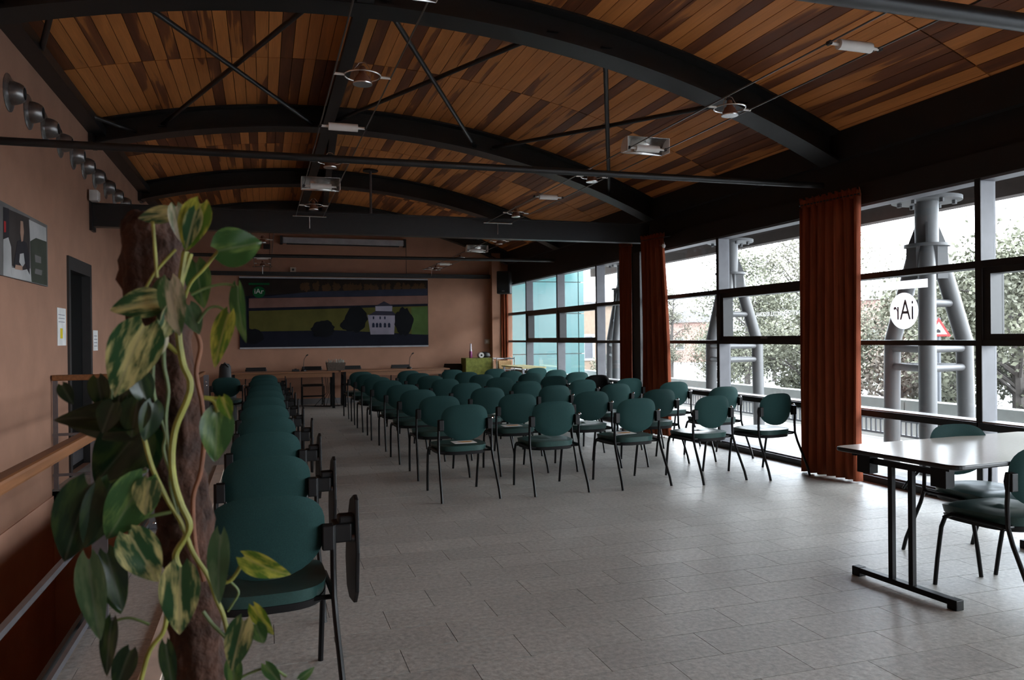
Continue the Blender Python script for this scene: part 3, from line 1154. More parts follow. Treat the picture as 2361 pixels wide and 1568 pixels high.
# leaflets on seats
def leaflet(x, y, rz, label):
    t = thing('leaflet', label, 'leaflet', (x, y, 0.472), rz, 'leaflets on the seats')
    m_ = MB()
    m_.add([(-.1, -.072, 0), (.1, -.072, 0), (.1, .072, 0.004), (-.1, .072, 0.004), (-.1, -.072, 0.0016), (.1, -.072, 0.0016), (.1, .072, 0.0056), (-.1, .072, 0.0056)],
           [(0, 3, 2, 1), (4, 5, 6, 7), (0, 1, 5, 4), (1, 2, 6, 5), (2, 3, 7, 6), (3, 0, 4, 7)])
    m_.build('sheet', 'paper', t)
    M_ = Matrix.Translation((0.015, 0.0, 0.0042)) @ Matrix.Rotation(0.028, 4, 'X')
    MB().prism([(0.062 * math.cos(a) * (1 + .25 * math.sin(3 * a)), 0.036 * math.sin(a) * (1 + .2 * math.cos(2 * a))) for a in [2 * PI * k / 18 for k in range(18)]], 0, 0.0006, M_).build('picture', 'print_orange', t)


for (j, i), dx, dy, lb in (((0, 0), 0.0, 0.0, 'white leaflet with orange print on the nearest aisle chair'), ((1, 1), -0.05, 0.02, 'white leaflet on the second-row seat left of centre'), ((0, 2), -0.08, 0.07, 'white leaflet half hidden behind the third front chair back')):
    c = chairs[(j, i)]
    leaflet(c.location.x + dx, c.location.y + dy + 0.05, c.rotation_euler.z, lb)


# ------------------------------------------------------------------ right folding table
t = thing('folding_table', 'white topped folding table with black edge and T legs, right foreground', 'table', (3.96, 3.40, 0), 0.07)
HL, HWD, ZT = 0.80, 0.40, 0.735


def rrect(hl, hw_, r, n=6):
    p = []
    for cx, cy, a0 in ((hl - r, hw_ - r, 0), (-hl + r, hw_ - r, PI / 2), (-hl + r, -hw_ + r, PI), (hl - r, -hw_ + r, 1.5 * PI)):
        for k in range(n + 1):
            a = a0 + PI / 2 * k / n
            p.append((cx + r * math.cos(a), cy + r * math.sin(a)))
    return p


I4 = Matrix.Identity(4)
MB().prism(rrect(HL, HWD, 0.06), ZT - 0.024, ZT - 0.001, I4).build('edge_band', 'edge_black', t, bevel=0.006)
MB().prism(rrect(HL - 0.008, HWD - 0.008, 0.055), ZT - 0.002, ZT, I4).build('table_top', 'table_laminate', t)
for s in (-1, 1):
    x = s * (HL - 0.10)
    for y in (-0.055, 0.075):
        MB().box(x - 0.013, x + 0.013, y - 0.014, y + 0.014, 0.05, 0.66).build('leg', 'chair_tube', t)
    f = MB()
    f.box(x - 0.025, x + 0.025, -0.33, 0.33, 0.02, 0.05)
    f.box(x - 0.027, x + 0.027, -0.335, -0.28, 0.0, 0.052)
    f.box(x - 0.027, x + 0.027, 0.28, 0.335, 0.0, 0.052)
    f.build('foot', 'chair_tube', t, bevel=0.004)
    MB().box(x - 0.014, x + 0.014, -0.27, 0.27, 0.655, 0.685).build('leg_rail', 'chair_tube', t)
    for y in (-0.24, 0.24):
        MB().box(x - 0.03, x + 0.03, y - 0.045, y + 0.045, 0.60, 0.712).build('hinge_bracket', 'chair_tube', t)
    MB().tube([(x, 0.0, 0.55), (x - s * 0.03, 0.0, 0.58), (x - s * 0.22, 0.0, 0.70)], 0.007, 8).build('stay', 'chair_tube', t, True)
for y in (-0.3, 0.3):
    MB().box(-HL + 0.06, HL - 0.06, y - 0.012, y + 0.012, 0.69, 0.712).build('side_rail', 'chair_tube', t)


# ------------------------------------------------------------------ head tables at the far wall
def head_table(label, x0, x1, y0, y1, z=0.75):
    t = thing('head_table', label, 'table', ((x0 + x1) / 2, (y0 + y1) / 2, 0), 0, 'speaker tables')
    hx, hy = (x1 - x0) / 2, (y1 - y0) / 2
    MB().box(-hx, hx, -hy, hy, z - 0.03, z).build('table_top', 'head_wood', t, bevel=0.004)
    MB().box(-hx + .09, hx - .09, -hy + 0.05, -hy + 0.07, z - 0.12, z - 0.03).build('apron', 'head_wood', t)
    for sx in (-1, 1):
        for sy in (-1, 1):
            MB().box(sx * (hx - .09) - .025, sx * (hx - .09) + .025, sy * (hy - .07) - .025, sy * (hy - .07) + .025, 0, z - 0.03).build('leg', 'chair_tube', t)
        MB().box(sx * (hx - .09) - .015, sx * (hx - .09) + .015, -hy + .07, hy - .07, z - 0.1, z - 0.04).build('rail', 'chair_tube', t)
    return t


head_table('left wooden speaker table with black legs below the banner', -0.64, 1.44, 16.05, 16.72)
head_table('right wooden speaker table with black legs below the banner', 1.50, 3.78, 16.20, 16.87)


def black_chair(label, x, y, rz=PI):
    t = thing('visitor_chair', label, 'chair', (x, y, 0), rz, 'black chairs behind the speaker tables')
    b = MB()
    b.add([(-.2, 0.0, .62), (.2, 0, .62), (.2, -.05, .82), (-.2, -.05, .82), (-.2, .03, .62), (.2, .03, .62), (.2, -.02, .82), (-.2, -.02, .82)],
          [(0, 3, 2, 1), (4, 5, 6, 7), (0, 1, 5, 4), (1, 2, 6, 5), (2, 3, 7, 6), (3, 0, 4, 7)])
    b.build('backrest', 'chair_black', t, bevel=0.008)
    seat_pad(0.22, 0.21, 0.22, 0.42, 0.455, 0.006).build('seat', 'chair_black', t, True)
    for s in (-1, 1):
        MB().tube([(s * .215, -.06, 0), (s * .215, 0, .42), (s * .2, -.03, .78)], 0.012, 8).build('rear_leg', 'chair_tube', t, True)
        MB().tube([(s * .215, .40, 0), (s * .215, .40, .42), (s * .215, 0.02, .42)], 0.012, 8).build('front_leg', 'chair_tube', t, True)
    MB().tube([(-.215, .40, .22), (.215, .40, .22)], 0.014, 8).build('stretcher', 'chair_tube', t, True)


for lb, x in (('black chair behind the left speaker table, left of the microphone', -0.14), ('black chair behind the left speaker table, right of the microphone', 0.98), ('black chair behind the right speaker table, next to the basket', 1.80), ('black chair behind the right speaker table, behind its microphone', 2.86)):
    black_chair(lb, x, 16.98)
black_chair('black chair standing right of the right speaker table', 4.0, 16.9, 2.6)


def microphone(label, x, y, z=0.75):
    t = thing('microphone', label, 'microphone', (x, y, z), 0, 'gooseneck microphones')
    MB().lathe([(0.055, 0), (0.055, 0.02), (0.03, 0.04)], 14).build('base', 'black_box', t, True)
    MB().tube([(0, 0, .035), (0, 0, .16), (0.01, -.01, .24), (0.05, -.03, .31)], 0.006, 6).build('gooseneck', 'black_box', t, True)
    MB().tube([(0.05, -.03, .31), (0.085, -.045, .335)], 0.013, 8).build('capsule', 'black_box', t, True)


microphone('gooseneck microphone on the left speaker table', 0.78, 16.3)
microphone('gooseneck microphone on the right speaker table', 2.95, 16.4)
t = thing('conference_unit', 'small black desk unit left of the left microphone', 'device', (0.62, 16.3, 0.75))
MB().box(-.07, .07, -.05, .05, 0, .04).build('body', 'black_box', t, bevel=0.006)
MB().box(-.02, .02, -.03, .03, .04, .055).build('button_panel', 'chair_plastic', t)


def basket(label, x, y, z, hx, hy, h, m_, n=7):
    t = thing('basket', label, 'basket', (x, y, z), 0, None)
    for k in range(n):
        f0, f1 = 0.86 + 0.14 * k / n, 0.86 + 0.14 * (k + 0.9) / n
        b = MB()
        z0, z1 = h * k / n, h * (k + 0.92) / n
        p0 = [(-hx * f0, -hy * f0), (hx * f0, -hy * f0), (hx * f0, hy * f0), (-hx * f0, hy * f0)]
        b.add([(px, py, z0) for px, py in p0] + [(px * f1 / f0 * 1.015, py * f1 / f0 * 1.015, z1) for px, py in p0], [(0, 1, 5, 4), (1, 2, 6, 5), (2, 3, 7, 6), (3, 0, 4, 7), (0, 3, 2, 1), (4, 5, 6, 7)])
        b.build('wicker_band', m_, t)
    return t


t = basket('dark wicker basket filled with dried stems between the speaker tables', 1.42, 16.4, 0.75, 0.19, 0.15, 0.16, 'wicker_dark')
m_ = MB()
rnd = random.Random(5)
for k in range(46):
    x, y = rnd.uniform(-.17, .17), rnd.uniform(-.12, .12)
    m_.tube([(x, y, .12), (x + rnd.uniform(-.04, .04), y + rnd.uniform(-.03, .03), .17 + rnd.uniform(0, .07))], 0.006, 4)
o = m_.build('dried_stems', 'straw_grey', t)
o['kind'] = 'stuff'
# cables under the tables
m_ = MB()
for k in range(5):
    m_.tube([(1.2 + .05 * k, 16.4, .7 - .1 * k), (1.25 + .03 * k, 16.45, .3), (1.0 + .12 * k, 16.6, .012), (0.6 + .2 * k, 16.8 - .05 * k, .012), (1.3 + .1 * k, 16.3 + .08 * k, .012)], 0.006, 5)
tag(m_.build('cable_bundle', 'black_box'), 'loose black cables hanging and lying under the speaker tables', 'cable')

# corner: cloth table, trolley, baskets
t = thing('cloth_table', 'tall side table under an olive green cloth in the far corner', 'table', (4.50, 16.72, 0))
MB().box(-.27, .27, -.2, .2, .90, .935).build('table_top', 'head_wood', t)
for sx in (-1, 1):
    for sy in (-1, 1):
        MB().box(sx * .23 - .02, sx * .23 + .02, sy * .16 - .02, sy * .16 + .02, 0, .9).build('leg', 'chair_tube', t)
vs_, fs_ = [], []
N2 = 48
ring0 = [(-.29, -.22), (.29, -.22), (.29, .22), (-.29, .22)]
per = []
for k in range(4):
    a, b = ring0[k], ring0[(k + 1) % 4]
    for q in range(12):
        per.append((a[0] + (b[0] - a[0]) * q / 12, a[1] + (b[1] - a[1]) * q / 12))
for j, z in enumerate((.944, .80, .60, .42)):
    for k, (x, y) in enumerate(per):
        f = 1 + 0.03 * j * (1 + .8 * math.sin(k * 1.7)) / 3
        vs_.append((x * f, y * f, z))
for j in range(3):
    for k in range(N2):
        k2 = (k + 1) % N2
        fs_.append((j * N2 + k, (j + 1) * N2 + k, (j + 1) * N2 + k2, j * N2 + k2))
fs_.append(tuple(range(N2)))
m_ = MB()
m_.add(vs_, fs_)
o = m_.build('cloth', 'green_cloth', None, True, loc=(4.50, 16.72, 0))
tag(o, 'olive green cloth draped over the tall side table', 'tablecloth')
t = thing('bottle', 'tall pink and white bottle on the green cloth', 'bottle', (4.36, 16.66, 0.945))
MB().lathe([(.03, 0), (.034, .01), (.034, .13), (.028, .15)], 14).build('body', 'bottle_pink', t, True)
MB().lathe([(.028, .15), (.022, .19), (.018, .30), (.02, .31), (.008, .32)], 14).build('neck', 'bottle_white', t, True)
t = thing('paper_roll', 'white roll with a dark core on the green cloth', 'roll', (4.58, 16.66, 1.005))
MB().tube([(0, -.09, 0), (0, .05, 0)], .06, 18).build('roll', 'white_plastic', t, True)
MB().tube([(0, -.094, 0), (0, -.088, 0)], .022, 14).build('core', 'black_hole', t, True)
o = MB().lathe([(.10, 0), (.14, .04), (.12, .10), (.05, .13)], 12).build('dark_bag', 'black_box', None, True, loc=(4.72, 16.84, 0.945))
tag(o, 'small black bag behind the white roll', 'bag')
t = thing('trolley', 'chrome rod trolley between the green cloth and the window', 'trolley', (5.02, 16.35, 0))
for sx in (-1, 1):
    for sy in (-1, 1):
        MB().tube([(sx * .2, sy * .15, 0.05), (sx * .2, sy * .15, .96)], .011, 8).build('post', 'chrome', t, True)
        MB().lathe([(.03, 0), (.03, .05)], 10, Matrix.Translation((sx * .2, sy * .15, 0))).build('castor', 'black_box', t)
for sy in (-1, 1):
    MB().tube([(-.2, sy * .15, .93), (.2, sy * .15, .93)], .014, 8).build('rail', 'chrome', t, True)
for z in (.25, .68):
    MB().box(-.21, .21, -.16, .16, z, z + .015).build('shelf', 'rail_steel', t)
basket('light straw basket on the chrome trolley', 5.02, 16.35, 0.696, 0.15, 0.12, 0.19, 'wicker_light', 6)
t = thing('low_table', 'pale yellow topped low table by the far windows', 'table', (5.05, 15.25, 0))
MB().box(-.2, .3, -.7, .7, .77, .80).build('table_top', 'yellow_top', t)
for sx in (-.16, .26):
    for sy in (-.64, .64):
        MB().box(sx - .02, sx + .02, sy - .02, sy + .02, 0, .77).build('leg', 'rail_steel', t)
# bag on the lone chair
t = thing('black_bag', 'black bag standing behind the chair by the railing end', 'bag', (-0.60, 13.75, 0))
MB().lathe([(.16, 0), (.18, .1), (.17, .6), (.10, .78), (.09, .95), (.06, 1.0)], 16, Matrix.Diagonal((1, .6, 1, 1))).build('body', 'black_box', t, True)
MB().tube([(-.06, -.05, .95), (0, -.08, 1.02), (.06, -.05, .95)], .012, 6).build('handle', 'black_box', t, True)


# ------------------------------------------------------------------ far wall fittings
BX0, BX1, BZ0, BZ1 = -0.46, 3.55, 1.215, 2.715


def colour(name, c):
    if name not in MATS:
        mat(name, c, 0.8, var=0.18, scale=3, spec=0.12)
    return name


t = thing('banner', 'wide printed landscape banner with a white villa on the far wall', 'banner', (0, YF - 0.03, 0))
MB().box(BX0, BX1, -0.008, 0.008, BZ0, BZ1).build('sheet', colour('bn_navy', (0.010, 0.011, 0.019)), t)
MB().box(BX0, BX1, -0.016, 0.012, BZ1 - 0.02, BZ1 + 0.012).build('top_bar', 'screen_case', t)
MB().box(BX0, BX1, -0.016, 0.012, BZ0 - 0.012, BZ0 + 0.02).build('bottom_bar', 'screen_case', t)


def bpt(cx, cy):
    u = (cx - 45) / 2250.
    top, bot = 95 + 20 * u, 945 - 35 * u
    return (BX0 + u * (BX1 - BX0), BZ0 + (bot - cy) / (bot - top) * (BZ1 - BZ0))


BLAY = [0]


def bpoly(name, col, pts):
    BLAY[0] += 1
    y = -0.008 - 0.0004 * BLAY[0]
    m_ = MB()
    q = [bpt(*p) for p in pts]
    n = len(q)
    m_.add([(x, y, z) for x, z in q] + [(x, y + 0.0003, z) for x, z in q], [tuple(range(n)), tuple(range(n, 2 * n))[::-1]] + [(k, n + k, n + (k + 1) % n, (k + 1) % n) for k in range(n)])
    return m_.build(name, col, t)


def blob(cx, cy, rx, ry, seed, n=26, jag=0.12):
    r = random.Random(seed)
    return [(cx + rx * math.cos(2 * PI * k / n) * (1 + r.uniform(-jag, jag)), cy + ry * math.sin(2 * PI * k / n) * (1 + r.uniform(-jag, jag))) for k in range(n)]


colour('bn_forest', (0.022, 0.016, 0.013))
colour('bn_autumn', (0.065, 0.034, 0.016))
colour('bn_blue', (0.024, 0.028, 0.046))
colour('bn_pink', (0.165, 0.088, 0.072))
colour('bn_green', (0.075, 0.07, 0.018))
colour('bn_bright', (0.06, 0.1, 0.03))
colour('bn_tree', (0.006, 0.0065, 0.008))
colour('bn_house', (0.24, 0.22, 0.27))
colour('bn_roof', (0.03, 0.028, 0.042))
colour('bn_window', (0.016, 0.02, 0.04))
colour('bn_logo', (0.006, 0.08, 0.026))
bpoly('print_forest', 'bn_forest', [(60, 115), (2285, 130), (2285, 235), (1400, 250), (900, 275), (150, 320), (60, 330)])
r_ = random.Random(4)
for k in range(26):
    x = 780 + k * 58 + r_.uniform(-30, 30)
    bpoly('print_autumn_tree', 'bn_autumn', blob(x, 215 + r_.uniform(-10, 10), 20 + r_.uniform(0, 20), 34 + r_.uniform(0, 26), k, 30, 0.4))
bpoly('print_river', 'bn_blue', [(400, 320), (880, 265), (2285, 225), (2285, 305), (150, 345)])
bpoly('print_ploughed_field', 'bn_pink', [(150, 350), (2288, 308), (2288, 405), (150, 465)])
bpoly('print_meadow', 'bn_green', [(150, 500), (2288, 432), (2290, 775), (1150, 725), (250, 742), (150, 705)])
bpoly('print_bright_grass', 'bn_bright', [(2080, 450), (2288, 440), (2290, 775), (2080, 770)])
bpoly('print_bush', 'bn_tree', blob(1000, 710, 135, 105, 21))
bpoly('print_bush', 'bn_tree', blob(1400, 590, 130, 150, 22))
bpoly('print_bush', 'bn_tree', blob(1340, 660, 130, 80, 23))
bpoly('print_villa', 'bn_house', [(1535, 540), (1880, 545), (1860, 772), (1570, 775)])
bpoly('print_roof', 'bn_roof', [(1550, 545), (1640, 492), (1840, 497), (1900, 547)])
bpoly('print_belvedere', 'bn_house', [(1632, 435), (1842, 432), (1838, 498), (1634, 494)])
bpoly('print_roof', 'bn_roof', [(1630, 438), (1740, 378), (1850, 434)])
for k, x in enumerate((1608, 1690, 1748)):
    bpoly('print_window', 'bn_window', [(x - 9, 560), (x + 9, 560), (x + 9, 592), (x - 9, 592)])
for k, x in enumerate((1606, 1650, 1692, 1748, 1800)):
    bpoly('print_arch_window', 'bn_window', [(x - 15, 690), (x - 15, 650), (x - 8, 636), (x + 8, 636), (x + 15, 650), (x + 15, 690)])
bpoly('print_bush', 'bn_tree', blob(1985, 620, 115, 160, 24))
bpoly('print_bush', 'bn_tree', blob(200, 800, 110, 90, 25))
bpoly('print_logo_bar', 'bn_logo', [(150, 166), (385, 166), (385, 190), (150, 190)])
bpoly('print_logo_disc', 'bn_logo', blob(265, 275, 72, 68, 1, 28, 0.0))
me = text_mesh('iAr', 0.15)
me.materials.clear()
me.materials.append(MATS['white_plastic'])
o = bpy.data.objects.new('print_letters', me)
COL.objects.link(o)
p = bpt(265, 268)
o.parent = t
o.location = (p[0], -0.008 - 0.0004 * (BLAY[0] + 3), p[1])
o.rotation_euler = (PI / 2, 0, 0)

t = thing('projection_screen', 'long grey rolled up projection screen case above the banner', 'projection screen', (0, YF - 0.09, 0))
MB().box(0.42, 3.0, -0.05, 0.05, 3.44, 3.57).build('case', 'screen_case', t, bevel=0.012)
for x in (0.37, 3.0):
    MB().box(x, x + 0.05, -0.06, 0.09, 3.42, 3.59).build('end_bracket', 'black_box', t)
MB().box(0.5, 2.9, -0.012, 0.012, 3.415, 3.44).build('bottom_bar', 'black_box', t)
MB().tube([(3.06, 0.02, 3.5), (3.065, 0.05, 3.3), (3.07, 0.06, 2.84)], .006, 6).build('pull_cord', 'black_box', t)
o = MB().box(XL + 0.02, 5.0, YF - 0.11, YF - 0.005, 2.745, 2.83).build('wall_rail', 'dark_steel')
tag(o, 'dark horizontal steel rail on the far wall just above the banner', 'rail')
t = thing('thermostat', 'small beige wall device sitting above the dark rail', 'device', (0.63, YF - 0.06, 2.832))
MB().box(-.06, .06, -.03, .03, 0, .10).build('body', 'beige_plastic', t, bevel=0.005)
MB().lathe([(.025, 0), (.02, .012)], 12, Matrix.Translation((0, -.03, .05)) @ Matrix.Rotation(PI / 2, 4, 'X')).build('dial', 'black_box', t)
t = thing('wall_socket', 'square beige socket plate on the far wall near the corner', 'socket', (4.93, YF - 0.006, 1.3))
MB().box(-.06, .06, -.01, .005, -.055, .055).build('plate', 'beige_plastic', t, bevel=0.004)
MB().box(-.03, .03, -.014, -.01, -.03, .03).build('insert', 'white_plastic', t)
t = thing('wall_camera', 'small black bracket device on the far wall behind the leaf', 'device', (0.10, YF - 0.01, 3.36))
MB().box(-.07, .07, -.12, 0, -.05, .05).build('body', 'black_box', t, bevel=0.01)
MB().tube([(0.06, -.02, .6), (0.06, -.015, 0), (.06, -.015, -.5)], .005, 5).build('lead', 'black_box', t)
t = thing('loudspeaker', 'black loudspeaker hung in the far corner beside the windows', 'speaker', (5.14, 16.62, 2.36), -0.5)
MB().box(-.15, .15, -.13, .13, 0, .50).build('cabinet', 'black_box', t, bevel=0.02)
MB().box(-.13, .13, -.145, -.13, .03, .47).build('grille', 'black_hole', t, bevel=0.01)
MB().tube([(.1, .1, .25), (.2, .25, .3)], .02, 8).build('bracket', 'dark_steel', t)
MB().box(-.03, .03, -.147, -.144, .05, .065).build('badge', 'rail_steel', t)
t = thing('ceiling_mount', 'thin grey pole hanging from the planks near the ridge', 'mount', (1.79, 13.5, 0))
zc = AZ + math.sqrt(RW ** 2 - (1.79 - AX) ** 2)
MB().lathe([(.13, zc - .03), (.13, zc - .012), (.05, zc)], 20).build('flange', 'dark_steel', t, True)
MB().tube([(0, 0, 3.3), (0, 0, zc - .02)], .022, 12).build('pole', 'rail_steel', t, True)
MB().box(-.08, .08, -.08, .08, 3.27, 3.31).build('bracket', 'dark_steel', t)

# ------------------------------------------------------------------ left wall fittings
for k, y in enumerate((7.11, 7.66, 8.19, 8.75, 9.31, 9.84, 10.43, 11.11, 11.72, 12.37, 13.0)):
    if k == 0:
        noz = thing('air_nozzle', '-', 'air nozzle', group='air nozzles on the left wall')
        M_ = Matrix.Rotation(PI / 2, 4, 'Y')
        MB().lathe([(.150, 0), (.150, .005), (.140, .010), (.092, .022)], 28, M_).build('flange', 'brushed_nozzle', noz, True)
        MB().lathe([(.094, .012), (.090, .05), (.080, .082), (.066, .105), (.056, .115), (.050, .115), (.046, .10)], 28, M_).build('dome', 'brushed_nozzle', noz, True)
        MB().lathe([(.048, .09), (.048, .114)], 20, M_).build('throat', 'black_hole', noz)
        o = noz
    else:
        o = copy_tree(noz)
    o.location = (XL, y, 3.365)
    o['label'] = 'silver dome air nozzle on the left wall, %s from the photo edge' % ORD[k]
t = thing('wall_photo', 'large unframed photo print of people on the left wall', 'photo print', (XL, 0, 0))


def wpoly(name, col, pts, lay):
    m_ = MB()
    n = len(pts)
    x0, x1 = 0.02 + 0.0006 * lay, 0.02 + 0.0006 * lay + 0.0004
    m_.add([(x1, y, z) for y, z in pts] + [(x0, y, z) for y, z in pts], [tuple(range(n)), tuple(range(n, 2 * n))[::-1]] + [(k, n + k, n + (k + 1) % n, (k + 1) % n) for k in range(n)])
    m_.build(name, col, t)


MB().box(0.004, 0.02, 6.2, 8.15, 1.895, 2.46).build('board', colour('wp_grey', (0.16, 0.15, 0.145)), t)
colour('wp_dark', (0.035, 0.032, 0.036))
colour('wp_white', (0.42, 0.41, 0.40))
colour('wp_skin', (0.36, 0.22, 0.16))
colour('wp_foliage', (0.06, 0.065, 0.05))
colour('wp_red', (0.35, 0.03, 0.03))
def wq(*pts):
    out = []
    for cx, cy in pts:
        d_ = ray(cx / 3.409, 440 + cy / 3.409)
        q_ = Vector((0, 0, CAM_H)) + d_ * (XL / d_.x)
        out.append((min(q_.y, 8.145), min(max(q_.z, 1.897), 2.458)))
    return out


colour('wp_brown', (0.055, 0.045, 0.042))
wpoly('print_backdrop', 'wp_brown', wq((0, 125), (210, 215), (212, 640), (0, 560)), 1)
wpoly('print_dark_edge', 'wp_dark', wq((0, 125), (45, 140), (48, 380), (0, 380)), 2)
wpoly('print_sky', 'wp_white', wq((205, 225), (340, 290), (345, 420), (290, 380), (215, 400)), 2)
wpoly('print_foliage', 'wp_foliage', wq((215, 395), (260, 370), (345, 400), (350, 745), (225, 715)), 3)
wpoly('print_stones', 'wp_grey', wq((250, 500), (300, 520), (300, 570), (255, 560)), 4)
wpoly('print_stones', 'wp_grey', wq((255, 610), (310, 625), (305, 665), (250, 650)), 4)
wpoly('print_white_coat', 'wp_white', wq((0, 380), (40, 365), (62, 440), (70, 690), (0, 670)), 3)
wpoly('print_tablecloth', 'wp_white', wq((60, 600), (150, 625), (215, 610), (225, 715), (70, 690)), 4)
wpoly('print_jacket', 'wp_dark', wq((110, 395), (145, 380), (185, 410), (205, 500), (210, 660), (190, 620), (170, 560), (120, 620), (80, 600), (100, 470)), 5)
wpoly('print_shirt', 'wp_white', wq((130, 495), (160, 490), (170, 570), (150, 600), (125, 560)), 6)
wpoly('print_face', 'wp_skin', wq((135, 235), (155, 240), (162, 320), (155, 395), (142, 400), (133, 330)), 6)
wpoly('print_hands', 'wp_skin', wq((95, 580), (150, 590), (150, 625), (90, 615)), 7)
wpoly('print_red_scarf', 'wp_red', wq((3, 235), (20, 240), (20, 325), (5, 325)), 5)
t = thing('notice_sheet', 'white notice with a yellow square left of the black door', 'notice', (XL, 8.72, 1.52))
MB().box(0.002, 0.006, -.17, .17, -.17, .20).build('sheet', 'paper', t)
MB().box(0.006, 0.0066, -.07, .03, -.10, 0.0).build('yellow_note', colour('note_yellow', (0.62, 0.48, 0.03)), t)
for k in range(3):
    MB().box(0.006, 0.0064, -.13, .12, .06 + .035 * k, .066 + .035 * k).build('text_line', 'sticker_grey', t)
t = thing('notice_sheet', 'small white notice right of the black door', 'notice', (XL, 10.35, 1.40))
MB().box(0.002, 0.006, -.13, .13, -.12, .12).build('sheet', 'paper', t)
for k in range(4):
    MB().box(0.006, 0.0064, -.09, .09, -.07 + .04 * k, -.062 + .04 * k).build('text_line', 'sticker_grey', t)

# ------------------------------------------------------------------ stair railing
t = thing('stair_railing', 'steel stair railing with wooden handrail along the stairwell on the left', 'railing', (0, 0, 0))
RX = -0.81
MB().box(RX - .035, RX + .03, -1.5, 11.9, 0.90, 0.95).build('handrail', 'handrail_wood', t, bevel=0.012)
for z in (0.455,):
    MB().box(RX - .012, RX + .012, -1.5, 11.9, z - .012, z + .012).build('rail', 'rail_steel', t)
MB().box(RX - .02, RX + .0, -1.5, 11.9, 0.02, 0.05).build('rail', 'rail_steel', t)
for y in (-1.4, 0.6, 2.2, 4.25, 6.25, 8.3, 10.1, 11.85):
    po = MB().box(RX + .005, RX + .075, y - .008, y + .008, 0.012, 0.90).build('post', 'rail_steel', t)
    MB().box(RX - .03, RX + .1, y - .05, y + .05, 0.0, 0.012).build('base_plate', 'rail_steel', po)
    for z in (0.05, 0.75, 0.8):
        MB().lathe([(.012, 0), (.012, .008), (.006, .012)], 10, Matrix.Translation((RX + .04, y - .008, z)) @ Matrix.Rotation(PI / 2, 4, 'X')).build('bolt', 'chrome', po)
MB().box(RX - .07, RX - .05, -1.5, 8.3, -0.27, 0.03).build('edge_plate', 'dark_steel', t)
t = thing('landing_railing', 'short wooden rail with steel post crossing the far end of the stairwell', 'railing', (0, 8.3, 0))
MB().box(XL + .01, RX - .04, -.03, .03, 1.02, 1.075).build('handrail', 'handrail_wood', t, bevel=0.01)
for x in (XL + .035, -1.36):
    MB().box(x - .02, x + .02, -.008, .008, 0, 1.02).build('post', 'rail_steel', t)
for z in (0.12, 0.5):
    MB().box(XL + .01, RX - .04, -.01, .01, z, z + .025).build('rail', 'rail_steel', t)
o = MB().box(-.50, -.41, 2.6, 9.2, 0.0, 0.012).build('floor_strip', 'strip_cream', bevel=0.003)
tag(o, 'pale cream strip lying on the floor between railing and chairs', 'floor strip')

# ------------------------------------------------------------------ cable lights
def ring_spot(label, x, y, z, w=0.33):
    t = thing('ring_spotlight', label, 'lamp', (x, y, z), 0, 'lamps on the cable tracks')
    n = 28
    MB().tube([(0.105 * math.cos(2 * PI * k / n), 0.105 * math.sin(2 * PI * k / n), 0) for k in range(n)] + [(0.105, 0, 0), (0.105 * math.cos(2 * PI / n), 0.105 * math.sin(2 * PI / n), 0)], 0.005, 6, False).build('ring', 'lamp_silver', t, True)
    for s in (-1, 1):
        MB().tube([(s * .105, 0, 0), (s * w / 2, 0, 0)], .008, 8).build('arm', 'lamp_white', t, True)
    MB().lathe([(.056, -.045), (.052, -.03), (.035, 0.0), (.022, .015), (.018, .05), (.012, .055)], 18).build('housing', 'copper_glass', t, True)
    MB().lathe([(.0565, -.052), (.058, -.046), (.03, -.043)], 18).build('reflector', 'lamp_silver', t, True)
    for s in (-1, 1):
        MB().tube([(s * .045, .0, -.02), (s * .045, 0, .04), (s * .02, 0, .075), (0, 0, .08)], .003, 5).build('yoke', 'lamp_silver', t, True)
    return t


def tube_lamp(label, x, y, z, w=0.33, shade=False):
    t = thing('tube_lamp' if not shade else 'shade_lamp', label, 'lamp', (x, y, z), 0, 'lamps on the cable tracks')
    MB().tube([(-.105, 0, 0), (.105, 0, 0)], .028, 18).build('glass_tube', 'lamp_white', t, True)
    for s in (-1, 1):
        MB().tube([(s * .105, 0, 0), (s * w / 2, 0, 0)], .010, 8).build('arm', 'lamp_white', t, True)
        MB().tube([(s * w / 2, -.012, 0), (s * w / 2, .012, 0)], .013, 8).build('clamp', 'black_box', t, True)
    if shade:
        # bent metal reflector behind and above the tube
        n = 8
        vs_ = []
        for i in range(n + 1):
            a = -0.3 + 2.2 * i / n
            r = 0.10
            vs_ += [(-.19, r * math.cos(a), r * math.sin(a) * 0.9), (.19, r * math.cos(a), r * math.sin(a) * 0.9)]
        m_ = MB()
        m_.add(vs_, [(2 * i, 2 * i + 1, 2 * i + 3, 2 * i + 2) for i in range(n)])
        o = m_.build('shade', 'lamp_silver', t, True)
        o.modifiers.new('thickness', 'SOLIDIFY').thickness = 0.004
        for s in (-1, 1):
            M_ = Matrix(((0, 0, 1, s * .19), (1, 0, 0, 0), (0, 1, 0, 0), (0, 0, 0, 1)))
            MB().prism([(0.10 * math.cos(-0.3 + 2.2 * i / n), 0.09 * math.sin(-0.3 + 2.2 * i / n)) for i in range(n + 1)] + [(-.03, -.03)], -.002, .002, M_).build('end_cheek', 'lamp_white', t)
    return t


